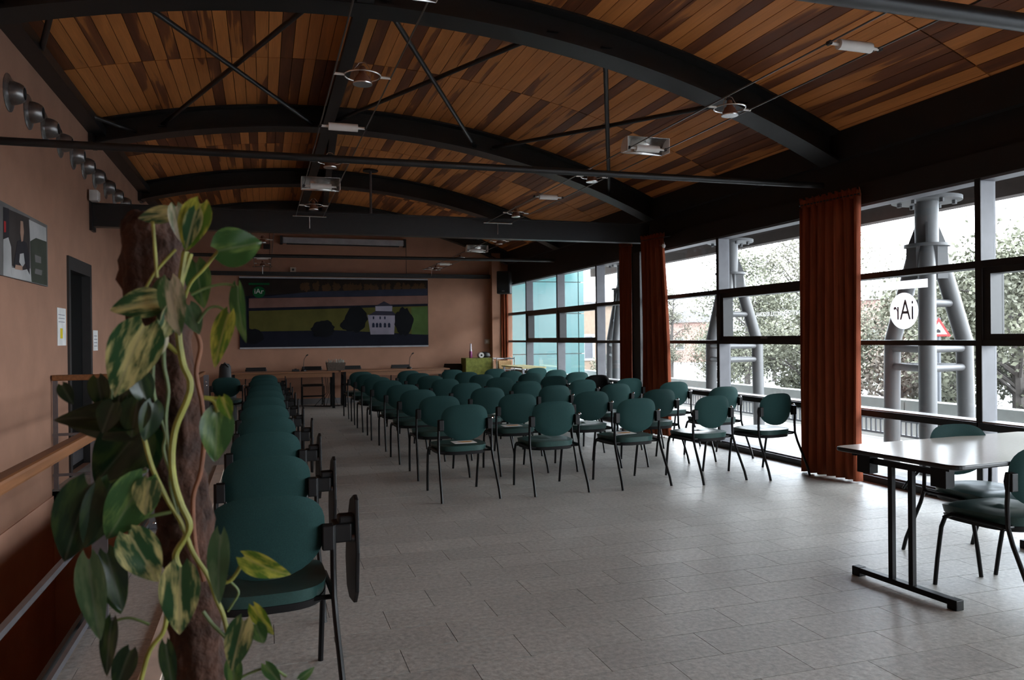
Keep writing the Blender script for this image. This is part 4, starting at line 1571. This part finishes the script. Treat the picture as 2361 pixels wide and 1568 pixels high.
def track(label, xa, xb, y0, y1, z, bars=(False, True)):
    t = thing('cable_track', label, 'cable track', (0, 0, z), 0, 'low voltage cable tracks')
    for x in (xa, xb):
        MB().tube([(x, y0, 0), (x, y1, 0)], .005, 6).build('wire', 'cable', t, True)
    for on, y in zip(bars, (y0, y1)):
        if on:
            MB().tube([(xa - .04, y, 0), (xb + .04, y, 0)], .012, 8).build('end_bar', 'lamp_silver', t, True)
            MB().tube([((xa + xb) / 2, y, 0), ((xa + xb) / 2, y + .01, -.15)], .006, 6).build('anchor', 'lamp_silver', t, True)


ZC = 2.93
track('cable track under the ridge, from the camera to the deep tie beam', 0.41, 0.74, 0.5, 10.10, ZC)
track('cable track right of the ridge, from the upper right to the deep tie beam', 2.88, 3.20, 0.5, 10.10, ZC)
track('cable track beyond the tie beam ending left over the banner', -0.15, 0.17, 10.32, 17.2, ZC, (True, True))
track('cable track beyond the tie beam ending right over the banner', 3.45, 3.78, 10.32, 17.2, ZC, (True, True))
ring_spot('nearest ring spotlight on the ridge cable track, upper centre left', 0.575, 4.64, ZC)
tube_lamp('white tube lamp on the ridge cable track over the long tie pipe', 0.575, 5.8, ZC)
ring_spot('ring spotlight half hidden behind the long tie pipe near the ridge', 0.575, 6.96, ZC)
tube_lamp('shaded lamp on the ridge cable track behind the tie pipe', 0.575, 8.1, ZC, shade=True)
ring_spot('last ring spotlight before the tie beam on the ridge cable track', 0.575, 9.27, ZC)
tube_lamp('shaded lamp cut by the top edge beside the ridge beam', 0.575, 3.38, ZC, shade=True)
tube_lamp('white tube lamp on the right cable track in the upper right corner', 3.05, 3.44, ZC)
ring_spot('nearest ring spotlight on the right cable track before the big arch', 3.05, 4.62, ZC)
tube_lamp('big white shaded lamp on the right cable track', 3.04, 5.8, ZC, shade=True)
ring_spot('ring spotlight just under the long tie pipe on the right track', 3.05, 6.96, ZC)
tube_lamp('white tube lamp on the right track below the long tie pipe', 3.02, 8.09, ZC)
ring_spot('last ring spotlight before the tie beam on the right track', 3.01, 9.22, ZC)
ring_spot('first ring spotlight beyond the tie beam on the right', 3.62, 11.96, ZC)
tube_lamp('small shaded lamp beyond the tie beam on the right', 3.62, 13.3, ZC, shade=True)
ring_spot('ring spotlight beside the thin tie pipe on the right', 3.62, 14.6, ZC)
tube_lamp('far white tube lamp over the right end of the banner', 3.62, 15.9, ZC)
ring_spot('farthest ring spotlight over the right end of the banner', 3.62, 16.8, ZC)
ring_spot('ring spotlight beyond the tie beam on the left, behind the leaf', 0.01, 12.6, ZC)
tube_lamp('far white tube lamp over the left end of the banner', 0.01, 15.4, ZC)
ring_spot('farthest ring spotlight over the left end of the banner', 0.01, 16.5, ZC)

# ------------------------------------------------------------------ climbing plant
plant = thing('climbing_plant', 'variegated climbing plant on a brown moss pole in the left foreground', 'plant', (-0.13, 1.36, 0))
PO = Vector((-0.13, 1.36, 0))
PY = 1.36
pole_px = [(352, 520, 60), (345, 580, 68), (352, 660, 66), (365, 760, 62), (388, 900, 62), (405, 1040, 58), (425, 1180, 56), (437, 1300, 56), (447, 1420, 58), (455, 1568, 60)]
path, rad = [], []
for x, y, w_ in pole_px:
    path.append(at(x, y, PY) - PO)
    rad.append(w_ / 1395.)
base = Vector((path[-1].x, path[-1].y, 0.30))
path += [path[-1].lerp(base, .5), base]
rad += [.045, .045]
path.insert(0, at(358, 497, PY) - PO)
rad.insert(0, .026)
m_ = MB()
m_.tube(path, rad, 20)
po = m_.build('moss_pole', 'moss_pole', plant, True)
sb = po.modifiers.new('sub', 'SUBSURF')
sb.levels = sb.render_levels = 2
tx = bpy.data.textures.new('moss', 'CLOUDS')
tx.noise_scale = 0.03
dm = po.modifiers.new('rough', 'DISPLACE')
dm.texture = tx
dm.strength = 0.03
MB().lathe([(.11, 0), (.13, .02), (.165, .30), (.175, .30), (.175, .34), (.155, .34), (.15, .30)], 28, Matrix.Translation((base.x, base.y, 0))).build('pot', 'terracotta', plant, True)
MB().lathe([(.148, .28), (.15, .30), (.05, .315)], 24, Matrix.Translation((base.x, base.y, 0))).build('soil', 'soil', plant, True)


def leaf(bx, by, tx_, ty, wpx, matn, dy=-0.09, tip_dy=0.0, tilt=0.0, fold=0.18, curl=0.15):
    B = at(bx, by, PY + dy)
    T = at(tx_, ty, PY + dy + tip_dy)
    yv = T - B
    L = yv.length
    yv.normalize()
    tocam = (Vector((0, 0, CAM_H)) - (B + T) / 2).normalized()
    xv = yv.cross(tocam).normalized()
    zv = xv.cross(yv)
    R_ = Matrix.Rotation(tilt, 3, yv)
    xv, zv = R_ @ xv, R_ @ zv
    W = wpx / 1395. * (PY + dy) / 1.36 / max(0.35, abs(math.cos(tilt)))
    nu, nv = 8, 12
    vs_, fs_ = [], []
    for j in range(nv + 1):
        t_ = j / nv
        f_ = (math.sin(PI * min(1, t_ ** 0.62)) ** 0.8) if t_ < 1 else 0
        hw_ = W / 2 * max(f_, 0.0) * (1.02)
        if j == 0:
            hw_ = W / 2 * 0.30
        for i in range(nu + 1):
            u = -1 + 2 * i / nu
            lob = 0.13 * L * (abs(u) ** 1.6) * (1 - t_) ** 3
            x = u * hw_
            y = t_ * L - lob
            z = fold * abs(u) * hw_ - curl * L * (t_ - 0.15) ** 2 + 0.012 * W * math.sin(9 * t_ + 4 * u)
            vs_.append((x, y, z))
    for j in range(nv):
        for i in range(nu):
            a_ = j * (nu + 1) + i
            fs_.append((a_, a_ + 1, a_ + nu + 2, a_ + nu + 1))
    m_ = MB()
    m_.add(vs_, fs_)
    o = m_.build('leaf', matn, plant, True)
    M_ = Matrix((xv, yv, zv)).transposed().to_4x4()
    M_.translation = B - PO
    o.matrix_local = M_
    return B - PO


V, Cc, D, G, Yl, Gy = 'leaf_variegated', 'leaf_cream', 'leaf_dark', 'leaf_green', 'leaf_yellow', 'leaf_grey'
leaf(398, 492, 313, 502, 40, V, -0.10, 0.02, 0.2)
leaf(405, 476, 424, 560, 44, Cc, -0.11, 0, -0.4)
leaf(462, 470, 425, 580, 68, Yl, -0.12, 0.01, 0.25)
leaf(452, 486, 428, 574, 40, V, -0.125, 0.01, 0.1)
leaf(503, 579, 606, 556, 92, G, -0.10, 0.01, -0.25)
leaf(452, 606, 468, 712, 56, G, -0.06, 0.0, 0.2)
leaf(548, 662, 556, 792, 34, G, -0.10, 0.0, 0.9)
leaf(527, 724, 488, 848, 46, Yl, -0.12, 0.0, 0.5)
leaf(369, 694, 252, 712, 66, V, -0.12, -0.01, 0.3)
leaf(392, 648, 410, 776, 58, Cc, -0.14, 0.0, 0.35)
leaf(380, 650, 366, 742, 46, D, -0.11, 0.0, 0.3)
leaf(405, 706, 375, 786, 46, V, -0.13, 0.0, -0.4)
leaf(436, 704, 458, 772, 44, Gy, -0.09, 0.0, 0.2)
leaf(334, 752, 262, 912, 108, V, -0.14, -0.03, 0.15, 0.12)
leaf(366, 762, 352, 840, 44, Cc, -0.12, 0.0, -0.5)
leaf(513, 916, 531, 968, 34, Yl, -0.10, 0.0, 0.2)
leaf(500, 948, 498, 1068, 74, G, -0.09, 0.0, -0.2)
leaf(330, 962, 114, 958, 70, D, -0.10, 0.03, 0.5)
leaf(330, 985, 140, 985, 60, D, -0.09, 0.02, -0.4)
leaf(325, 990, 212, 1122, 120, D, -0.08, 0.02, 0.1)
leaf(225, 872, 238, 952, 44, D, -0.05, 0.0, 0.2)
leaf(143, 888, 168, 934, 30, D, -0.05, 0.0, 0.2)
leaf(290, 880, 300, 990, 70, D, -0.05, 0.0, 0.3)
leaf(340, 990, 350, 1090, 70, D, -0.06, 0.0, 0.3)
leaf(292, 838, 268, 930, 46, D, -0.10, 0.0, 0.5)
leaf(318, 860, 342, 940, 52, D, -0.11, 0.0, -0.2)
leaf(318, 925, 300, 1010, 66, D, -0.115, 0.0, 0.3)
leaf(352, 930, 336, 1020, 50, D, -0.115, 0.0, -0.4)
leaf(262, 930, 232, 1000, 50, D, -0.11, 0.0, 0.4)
leaf(332, 1104, 246, 1250, 100, G, -0.13, 0.0, -0.2)
leaf(345, 1108, 330, 1190, 60, V, -0.14, 0.0, 0.4)
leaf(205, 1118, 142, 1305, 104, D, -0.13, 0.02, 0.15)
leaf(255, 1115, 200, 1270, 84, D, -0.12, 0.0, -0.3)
leaf(298, 1232, 366, 1345, 88, V, -0.13, 0.0, 0.1)
leaf(205, 1290, 224, 1486, 60, Gy, -0.12, 0.0, 0.35)
leaf(246, 1276, 286, 1412, 58, D, -0.11, 0.0, -0.2)
leaf(262, 1330, 275, 1420, 50, G, -0.10, 0.0, 0.3)
leaf(416, 1308, 412, 1470, 86, V, -0.15, 0.0, 0.1)
leaf(508, 1234, 498, 1400, 48, Gy, -0.12, 0.0, 0.4)
leaf(563, 1284, 668, 1338, 52, Yl, -0.11, 0.0, 0.5, 0.25, 0.3)
leaf(585, 1398, 628, 1470, 34, Yl, -0.10, 0.0, 0.6)
leaf(562, 1432, 530, 1552, 62, V, -0.12, 0.0, 0.2)
leaf(590, 1440, 608, 1486, 40, G, -0.11, 0.0, 0.3)
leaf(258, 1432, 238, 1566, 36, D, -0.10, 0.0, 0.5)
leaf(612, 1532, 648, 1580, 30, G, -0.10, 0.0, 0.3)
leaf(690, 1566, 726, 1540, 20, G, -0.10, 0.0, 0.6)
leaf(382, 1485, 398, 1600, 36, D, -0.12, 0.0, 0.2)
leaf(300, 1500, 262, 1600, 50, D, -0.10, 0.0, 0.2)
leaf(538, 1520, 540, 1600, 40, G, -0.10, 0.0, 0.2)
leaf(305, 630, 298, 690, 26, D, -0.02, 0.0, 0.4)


def stem(pts, rpx, m_='vine', dy=-0.095):
    n = len(pts)
    P_ = []
    for k in range(n):
        p = pts[k]
        P_.append(at(p[0], p[1], PY + (p[2] if len(p) > 2 else dy)) - PO)
    # smooth with Catmull-Rom
    out = []
    for k in range(n - 1):
        p0, p1, p2, p3 = P_[max(k - 1, 0)], P_[k], P_[k + 1], P_[min(k + 2, n - 1)]
        for s_ in range(5):
            u = s_ / 5
            out.append(0.5 * ((2 * p1) + (p2 - p0) * u + (2 * p0 - 5 * p1 + 4 * p2 - p3) * u * u + (3 * p1 - p0 - 3 * p2 + p3) * u ** 3))
    out.append(P_[-1])
    MB().tube(out, rpx / 1395., 7).build('stem', m_, plant, True)


stem([(427, 580), (418, 640), (412, 700), (411, 770), (422, 840), (438, 880), (432, 920), (405, 985), (396, 1050), (401, 1110), (418, 1165), (436, 1205), (430, 1235), (405, 1278), (412, 1310)], 7)
stem([(440, 585), (428, 620), (415, 660)], 5)
stem([(503, 579), (470, 620), (440, 652), (425, 690)], 3.5, 'vine')
stem([(335, 755), (370, 780), (410, 815)], 5, 'vine')
stem([(318, 870), (322, 930), (328, 990), (345, 1060), (360, 1100), (390, 1160), (418, 1205), (445, 1275), (480, 1330), (498, 1380), (515, 1420), (530, 1490)], 5, 'vine')
stem([(372, 690), (358, 780), (352, 880), (362, 940), (382, 1000), (378, 1040), (400, 1110), (412, 1180)], 4, 'vine_green')
stem([(392, 700), (380, 770), (378, 840), (388, 900), (382, 970), (392, 1060), (395, 1130), (420, 1220)], 4, 'vine_green')
stem([(450, 760), (462, 800), (452, 860), (465, 930), (470, 1010), (462, 1090), (445, 1150), (450, 1260), (470, 1340)], 5, 'vine_brown', -0.06)
stem([(470, 918), (492, 925), (502, 950)], 4)
stem([(470, 915), (500, 918), (514, 918)], 3)
stem([(338, 1085), (280, 1105), (245, 1115), (205, 1122)], 4, 'vine_green')
stem([(395, 1180), (330, 1195), (302, 1212), (300, 1236)], 4, 'vine_green')
stem([(505, 1345), (530, 1340), (548, 1318), (564, 1286)], 4, 'vine')
stem([(530, 1340), (550, 1365), (535, 1395), (525, 1410)], 2.5, 'vine_green')
stem([(245, 1285), (235, 1330), (218, 1370)], 3.5, 'vine')
stem([(385, 1420), (375, 1460), (345, 1500), (325, 1568), (318, 1600)], 5, 'vine')
stem([(345, 1440), (300, 1425), (262, 1432)], 3, 'vine_green')
stem([(468, 1410), (490, 1440), (520, 1470), (540, 1500)], 4, 'vine_green')
stem([(548, 662), (520, 655), (480, 662), (440, 680)], 3, 'vine_green')
stem([(527, 724), (505, 708), (480, 712), (455, 745)], 3, 'vine_green')
stem([(352, 510), (356, 560), (362, 640)], 3.5, 'vine')
stem([(335, 665), (360, 625), (405, 575)], 3, 'vine')
stem([(268, 910), (256, 860), (290, 780)], 2, 'vine_brown')
stem([(262, 1000), (255, 940), (258, 900)], 3, 'vine_green', -0.06)
stem([(660, 1560), (620, 1540), (560, 1560), (530, 1590)], 3, 'vine_green')

# ------------------------------------------------------------------ outdoors
def bxt(name, label, cat, x0, x1, y0, y1, z0, z1, m_, group=None):
    o = MB().box(x0, x1, y0, y1, z0, z1).build(name, m_)
    return tag(o, label, cat, group)


bxt('terrace', 'pale concrete terrace strip outside the windows', 'terrace', XW + 0.32, 8.2, -12, 18.95, -0.5, -0.06, 'terrace_pale')
g = MB().box(8.2, 120, -60, 140, -1.2, -1.0)
o = g.build('ground', 'snow_ground')
tag(o, 'patchy snowy ground beyond the terrace', 'ground')
o['kind'] = 'stuff'
t = thing('eave', 'brown grey roof eave overhanging outside the windows', 'eave')
MB().box(XW + 0.62, 8.0, -12, 18.2, 3.20, 3.35).build('soffit', 'eave_brown', t)
MB().box(7.9, 8.08, -12, 18.2, 2.90, 3.35).build('fascia_board', 'eave_brown', t)
MB().box(6.6, 6.9, -12, 18.2, 2.98, 3.20).build('purlin', 'eave_brown', t)


def tripod(label, x, y):
    t = thing('tripod_column', label, 'column', (x, y, -0.06), 0, 'steel tripod columns outside')
    MB().lathe([(.34, 2.84), (.34, 2.88), (.10, 2.90)], 28).build('top_plate', 'tripod_grey', t, True)
    for k in range(6):
        a = PI / 3 * k + .3
        MB().lathe([(.025, 2.80), (.025, 2.84)], 6, Matrix.Translation((.26 * math.cos(a), .26 * math.sin(a), 0))).build('bolt', 'tripod_grey', t)
    MB().lathe([(.115, 2.38), (.115, 2.85)], 24).build('stub', 'tripod_grey', t, True)
    MB().lathe([(.225, 2.36), (.225, 2.39)], 28).build('collar', 'tripod_grey', t, True)
    feet = []
    for k in range(3):
        a = math.radians(224 + 120 * k)
        c, s = math.cos(a), math.sin(a)
        MB().tube([(.10 * c, .10 * s, 2.38), (.40 * c, .40 * s, 1.35), (.42 * c, .42 * s, 0.0)], .085, 16).build('leg', 'tripod_grey', t, True)
        M_ = Matrix.Rotation(a, 4, 'Z')
        b = MB()
        b.add([M_ @ Vector(q) for q in [(.10, -.01, 2.85 - .2), (.10, .01, 2.65), (.21, .01, 2.39), (.21, -.01, 2.39), (.06, -.01, 2.39), (.06, .01, 2.39)]], [(0, 3, 4), (1, 5, 2), (0, 1, 2, 3), (0, 4, 5, 1)])
        b.build('gusset', 'tripod_grey', t)
        b2 = MB()
        b2.box(.0, .17, -.10, .10, 2.02, 2.37, M_)
        b2.build('leg_box', 'tripod_grey', t)
        feet.append((c, s))
    for z, r in ((1.76, .28), (1.28, .41), (1.08, .41)):
        for k in range(3):
            a, b = feet[k], feet[(k + 1) % 3]
            MB().tube([(a[0] * r, a[1] * r, z), (b[0] * r, b[1] * r, z)], .04, 10).build('rung', 'tripod_grey', t, True)
    return t


tripod('grey steel tripod column outside, right of the wide curtain', 6.75, 6.58)
tripod('grey steel tripod column outside, left of the wide curtain', 6.75, 10.25)
tripod('grey steel tripod column outside the farthest windows', 6.75, 13.95)

t = thing('guard_rail', 'grey picket railing along the terrace edge outside', 'railing', (8.15, 0, -0.06))
MB().box(-.02, .02, -2, 22, .26, .29).build('top_rail', 'picket_grey', t)
MB().box(-.02, .02, -2, 22, .06, .09).build('bottom_rail', 'picket_grey', t)
y = 3.0
while y < 16:
    pk = MB().box(-.008, .008, y - .008, y + .008, .08, .27).build('picket', 'picket_grey', t) if y == 3.0 else None
    if pk is None:
        o = bpy.data.objects.new('picket', PKM)
        COL.objects.link(o)
        o.parent = t
        o.location = (0, y - 3.0, 0)
    else:
        PKM = pk.data
    y += 0.09
t = thing('parapet_beam', 'pale concrete parapet beam beyond the terrace outside', 'parapet', (0, 0, 0))
for k, (ya_, yb_) in enumerate(((2.0, 5.6), (5.62, 9.2), (9.22, 12.9), (12.92, 16.6), (16.62, 22.0))):
    MB().box(9.0, 9.25, ya_, yb_, .20, .40).build('beam_segment', 'parapet_pale', t)
MB().box(9.05, 9.2, 2.0, 22.0, -0.995, .20).build('plinth', 'concrete', t)
t = thing('street_fence', 'thin metal street fence in front of the trees', 'fence', (11.5, 0, -1))
for z in (.5, .95):
    MB().tube([(0, 2, z), (0, 26, z)], .03, 6).build('rail', 'picket_grey', t)
for k in range(13):
    MB().tube([(0, 2 + 2 * k, 0), (0, 2 + 2 * k, 1.0)], .035, 6).build('post', 'picket_grey', t)


def tree(label, x, y, h, cr, n, fol, seed, z0=-0.995, trunk=0.12, leafs=0.13, low=0.25):
    rnd = random.Random(seed)
    t = thing('tree', label, 'tree', (x, y, z0), 0, 'trees outside the windows')
    m_ = MB()
    m_.tube([(0, 0, 0), (rnd.uniform(-.1, .1), rnd.uniform(-.1, .1), h * .5), (rnd.uniform(-.2, .2), rnd.uniform(-.2, .2), h * .95)], [trunk, trunk * .7, trunk * .15], 7)
    m_.build('trunk', 'bark', t, True)
    br = MB()
    centres = []
    for k in range(34):
        zz = h * rnd.uniform(low, .97)
        a = rnd.uniform(0, 2 * PI)
        f = math.sin(PI * min(.98, max(.08, (zz / h - low * .6) / (1.02 - low * .6)))) ** .7
        r = cr * f * rnd.uniform(.35, 1.0)
        c = Vector((r * math.cos(a), r * math.sin(a), zz))
        centres.append((c, cr * rnd.uniform(.22, .42)))
        br.tube([(0, 0, max(0.3, zz - r * .6)), c * .6 + Vector((0, 0, zz * .4 - .1)), c], [trunk * .3, trunk * .2, .008], 5)
    br.build('branches', 'bark', t)
    fo = MB()
    for k in range(n):
        c, rr = centres[rnd.randrange(len(centres))]
        d = Vector((rnd.gauss(0, 1), rnd.gauss(0, 1), rnd.gauss(0, 1))) * rr * .5
        p = c + d
        if p.z < h * low * .5:
            continue
        s_ = leafs * rnd.uniform(.5, 1.2)
        a_ = Vector((rnd.uniform(-1, 1), rnd.uniform(-1, 1), rnd.uniform(-1, 1))).normalized()
        b_ = a_.cross(Vector((rnd.uniform(-1, 1), rnd.uniform(-1, 1), rnd.uniform(-1, 1)))).normalized()
        fo.add([p - a_ * s_ * .5, p + b_ * s_ * .3, p + a_ * s_ * .5, p - b_ * s_ * .3], [(0, 1, 2, 3)])
    o = fo.build('foliage', fol, t)
    o['kind'] = 'stuff'
    return t


def spot(px, X):
    # ground position seen at picture column px, at distance X to the right
    d = ray(px, 784)
    return d.y / d.x * X


TREES = [(1722, 16.5, 5.2, 1.7, 6500, 'foliage_olive', 'pointed olive tree outside, centred in the pane left of the curtain'),
         (1850, 19.5, 7.0, 2.4, 7000, 'foliage_pale', 'tall pale tree outside, just left of the wide curtain'),
         (1785, 25, 5.0, 3.0, 8000, 'foliage_olive', 'low broad olive tree behind the mirrored lettering'),
         (1880, 13.2, 3.2, 1.3, 5000, 'foliage_olive', 'olive bush tree hidden partly by the wide curtain'),
         (2205, 15, 3.8, 1.8, 7000, 'foliage_olive', 'olive tree behind the right leg of the near tripod column'),
         (2350, 13.2, 4.0, 1.7, 7500, 'foliage_olive', 'olive tree in the pane at the right picture edge'),
         (2120, 20, 4.3, 2.2, 6000, 'foliage_pale', 'pale tree behind the near tripod column'),
         (2062, 12.5, 2.2, 0.8, 1200, 'foliage_brown', 'bare brownish shrub behind the round white sticker'),
         (1548, 22, 5.0, 1.3, 3000, 'foliage_pale', 'pale tree outside, right of the tied rust curtain'),
         (1665, 19.5, 2.8, 1.5, 3500, 'foliage_olive', 'low olive tree behind the middle tripod column'),
         (1390, 12.5, 1.6, 0.7, 1400, 'foliage_olive', 'small green shrub outside the farthest windows'),
         (2270, 30, 5.2, 3.4, 7000, 'foliage_pale', 'broad pale tree behind the mullion near the right edge')]
for k, (px, X, h, cr_, n, fo, lb) in enumerate(TREES):
    tree(lb, X, spot(px, X), h, cr_, int(n * 2.4), fo, 30 + k, leafs=0.11, low=0.12 if h < 5 else 0.2)


def house(name, label, x, y, hx, hy, z1, mw_, roof=True, rz=0.0, z0=-1.0, wins=()):
    t = thing(name, label, 'building', (x, y, z0), rz, 'buildings outside')
    H = z1 - z0
    MB().box(-hx, hx, -hy, hy, 0, H).build('wall', mw_, t)
    if roof:
        m_ = MB()
        e = .35
        m_.add([(-hx - e, -hy - e, H), (hx + e, -hy - e, H), (hx + e, hy + e, H), (-hx - e, hy + e, H), (-hx * .0, -hy - e, H + 1.2), (0, hy + e, H + 1.2)], [(0, 1, 4), (1, 2, 5, 4), (2, 3, 5), (3, 0, 4, 5), (0, 3, 2, 1)])
        m_.build('roof', 'house_roof', t)
    else:
        MB().box(-hx - .15, hx + .15, -hy - .15, hy + .15, H, H + .15).build('roof', 'house_roof', t)
    for (face, u, z, ww, hh) in wins:
        if face == 'y':
            w_ = MB().box(u - ww / 2 - .1, u + ww / 2 + .1, -hy - .05, -hy, z - .1, z + hh + .1).build('window', 'house_white', t)
            MB().box(u - ww / 2, u + ww / 2, -hy - .06, -hy - .04, z, z + hh).build('pane', 'house_glass', w_)
        else:
            w_ = MB().box(-hx - .05, -hx, u - ww / 2 - .1, u + ww / 2 + .1, z - .1, z + hh + .1).build('window', 'house_white', t)
            MB().box(-hx - .06, -hx - .04, u - ww / 2, u + ww / 2, z, z + hh).build('pane', 'house_glass', w_)
    return t


house('pink_house', 'pale pink gabled house seen left of the middle tripod column', 38, spot(1592, 38), 3.4, 2.6, 2.6, 'house_pink', True, -0.5, wins=[('y', -1, 1.2, .6, .9), ('y', 1, 1.2, .6, .9), ('x', 0, 1.2, .6, .9)])
house('pink_house', 'pink walled building behind the round white sticker', 40, spot(2035, 40), 2.6, 3.0, 3.6, 'house_pink', True, 0.2, wins=[('x', -1.2, 1.6, .6, 1.0), ('x', 1.2, 1.6, .6, 1.0), ('y', 0, 1.6, .6, 1.0)])
house('orange_building', 'flat roofed orange building beyond the teal cladding', 11.9, 33, 2.6, 3.0, 2.7, 'house_orange', False, 0.0, wins=[('y', -1.2, 1.5, .35, .9), ('y', -0.2, 1.5, .35, .9), ('y', 1.0, 1.5, .35, .9)])

# teal clad wing beside the far windows
t = thing('teal_wing', 'teal glass clad wing projecting outside the farthest windows', 'building', (0, 19.0, 0))
MB().box(5.75, 8.0, .06, 3.0, -1.0, 4.6).build('core', 'house_white', t)
zz = [-1.0, 0.42, 0.9 + .0, 1.9, 2.85, 3.8, 4.6]
zz = [-1.0, 0.95, 2.0, 2.82, 3.7, 4.6]
xx = [5.75, 6.55, 7.9, 8.05]
for i in range(len(zz) - 1):
    for k in range(2):
        MB().box(xx[k] + .008, xx[k + 1] - .008, 0, .05, zz[i] + .01, zz[i + 1] - .01).build('cladding_panel', 'teal_panel', t)
for i in range(len(zz) - 1):
    MB().box(7.915, 8.06, -.0, 3.0, zz[i] + .01, zz[i + 1] - .01).build('corner_panel', 'teal_panel', t)
t = thing('road_sign', 'red bordered triangular road sign outside behind the near tripod', 'sign', (11.0, spot(2165, 11.0), -1.0), -0.75)
MB().tube([(0, 0.03, 0), (0, 0.03, 2.65)], .03, 8).build('post', 'picket_grey', t)
zb = 2.33
M_ = Matrix(((1, 0, 0, 0), (0, 0, -1, 0), (0, 1, 0, zb), (0, 0, 0, 1)))
MB().prism([(-.18, 0), (.18, 0), (0, .32)], -.01, .01, M_).build('plate', 'sign_red', t)
MB().prism([(-.12, .035), (.12, .035), (0, .245)], .011, .014, M_).build('face', 'sign_white', t)
MB().prism([(-.04, .06), (.025, .06), (.025, .10), (-.015, .13), (-.04, .10)], .015, .018, M_).build('symbol', 'black_box', t)
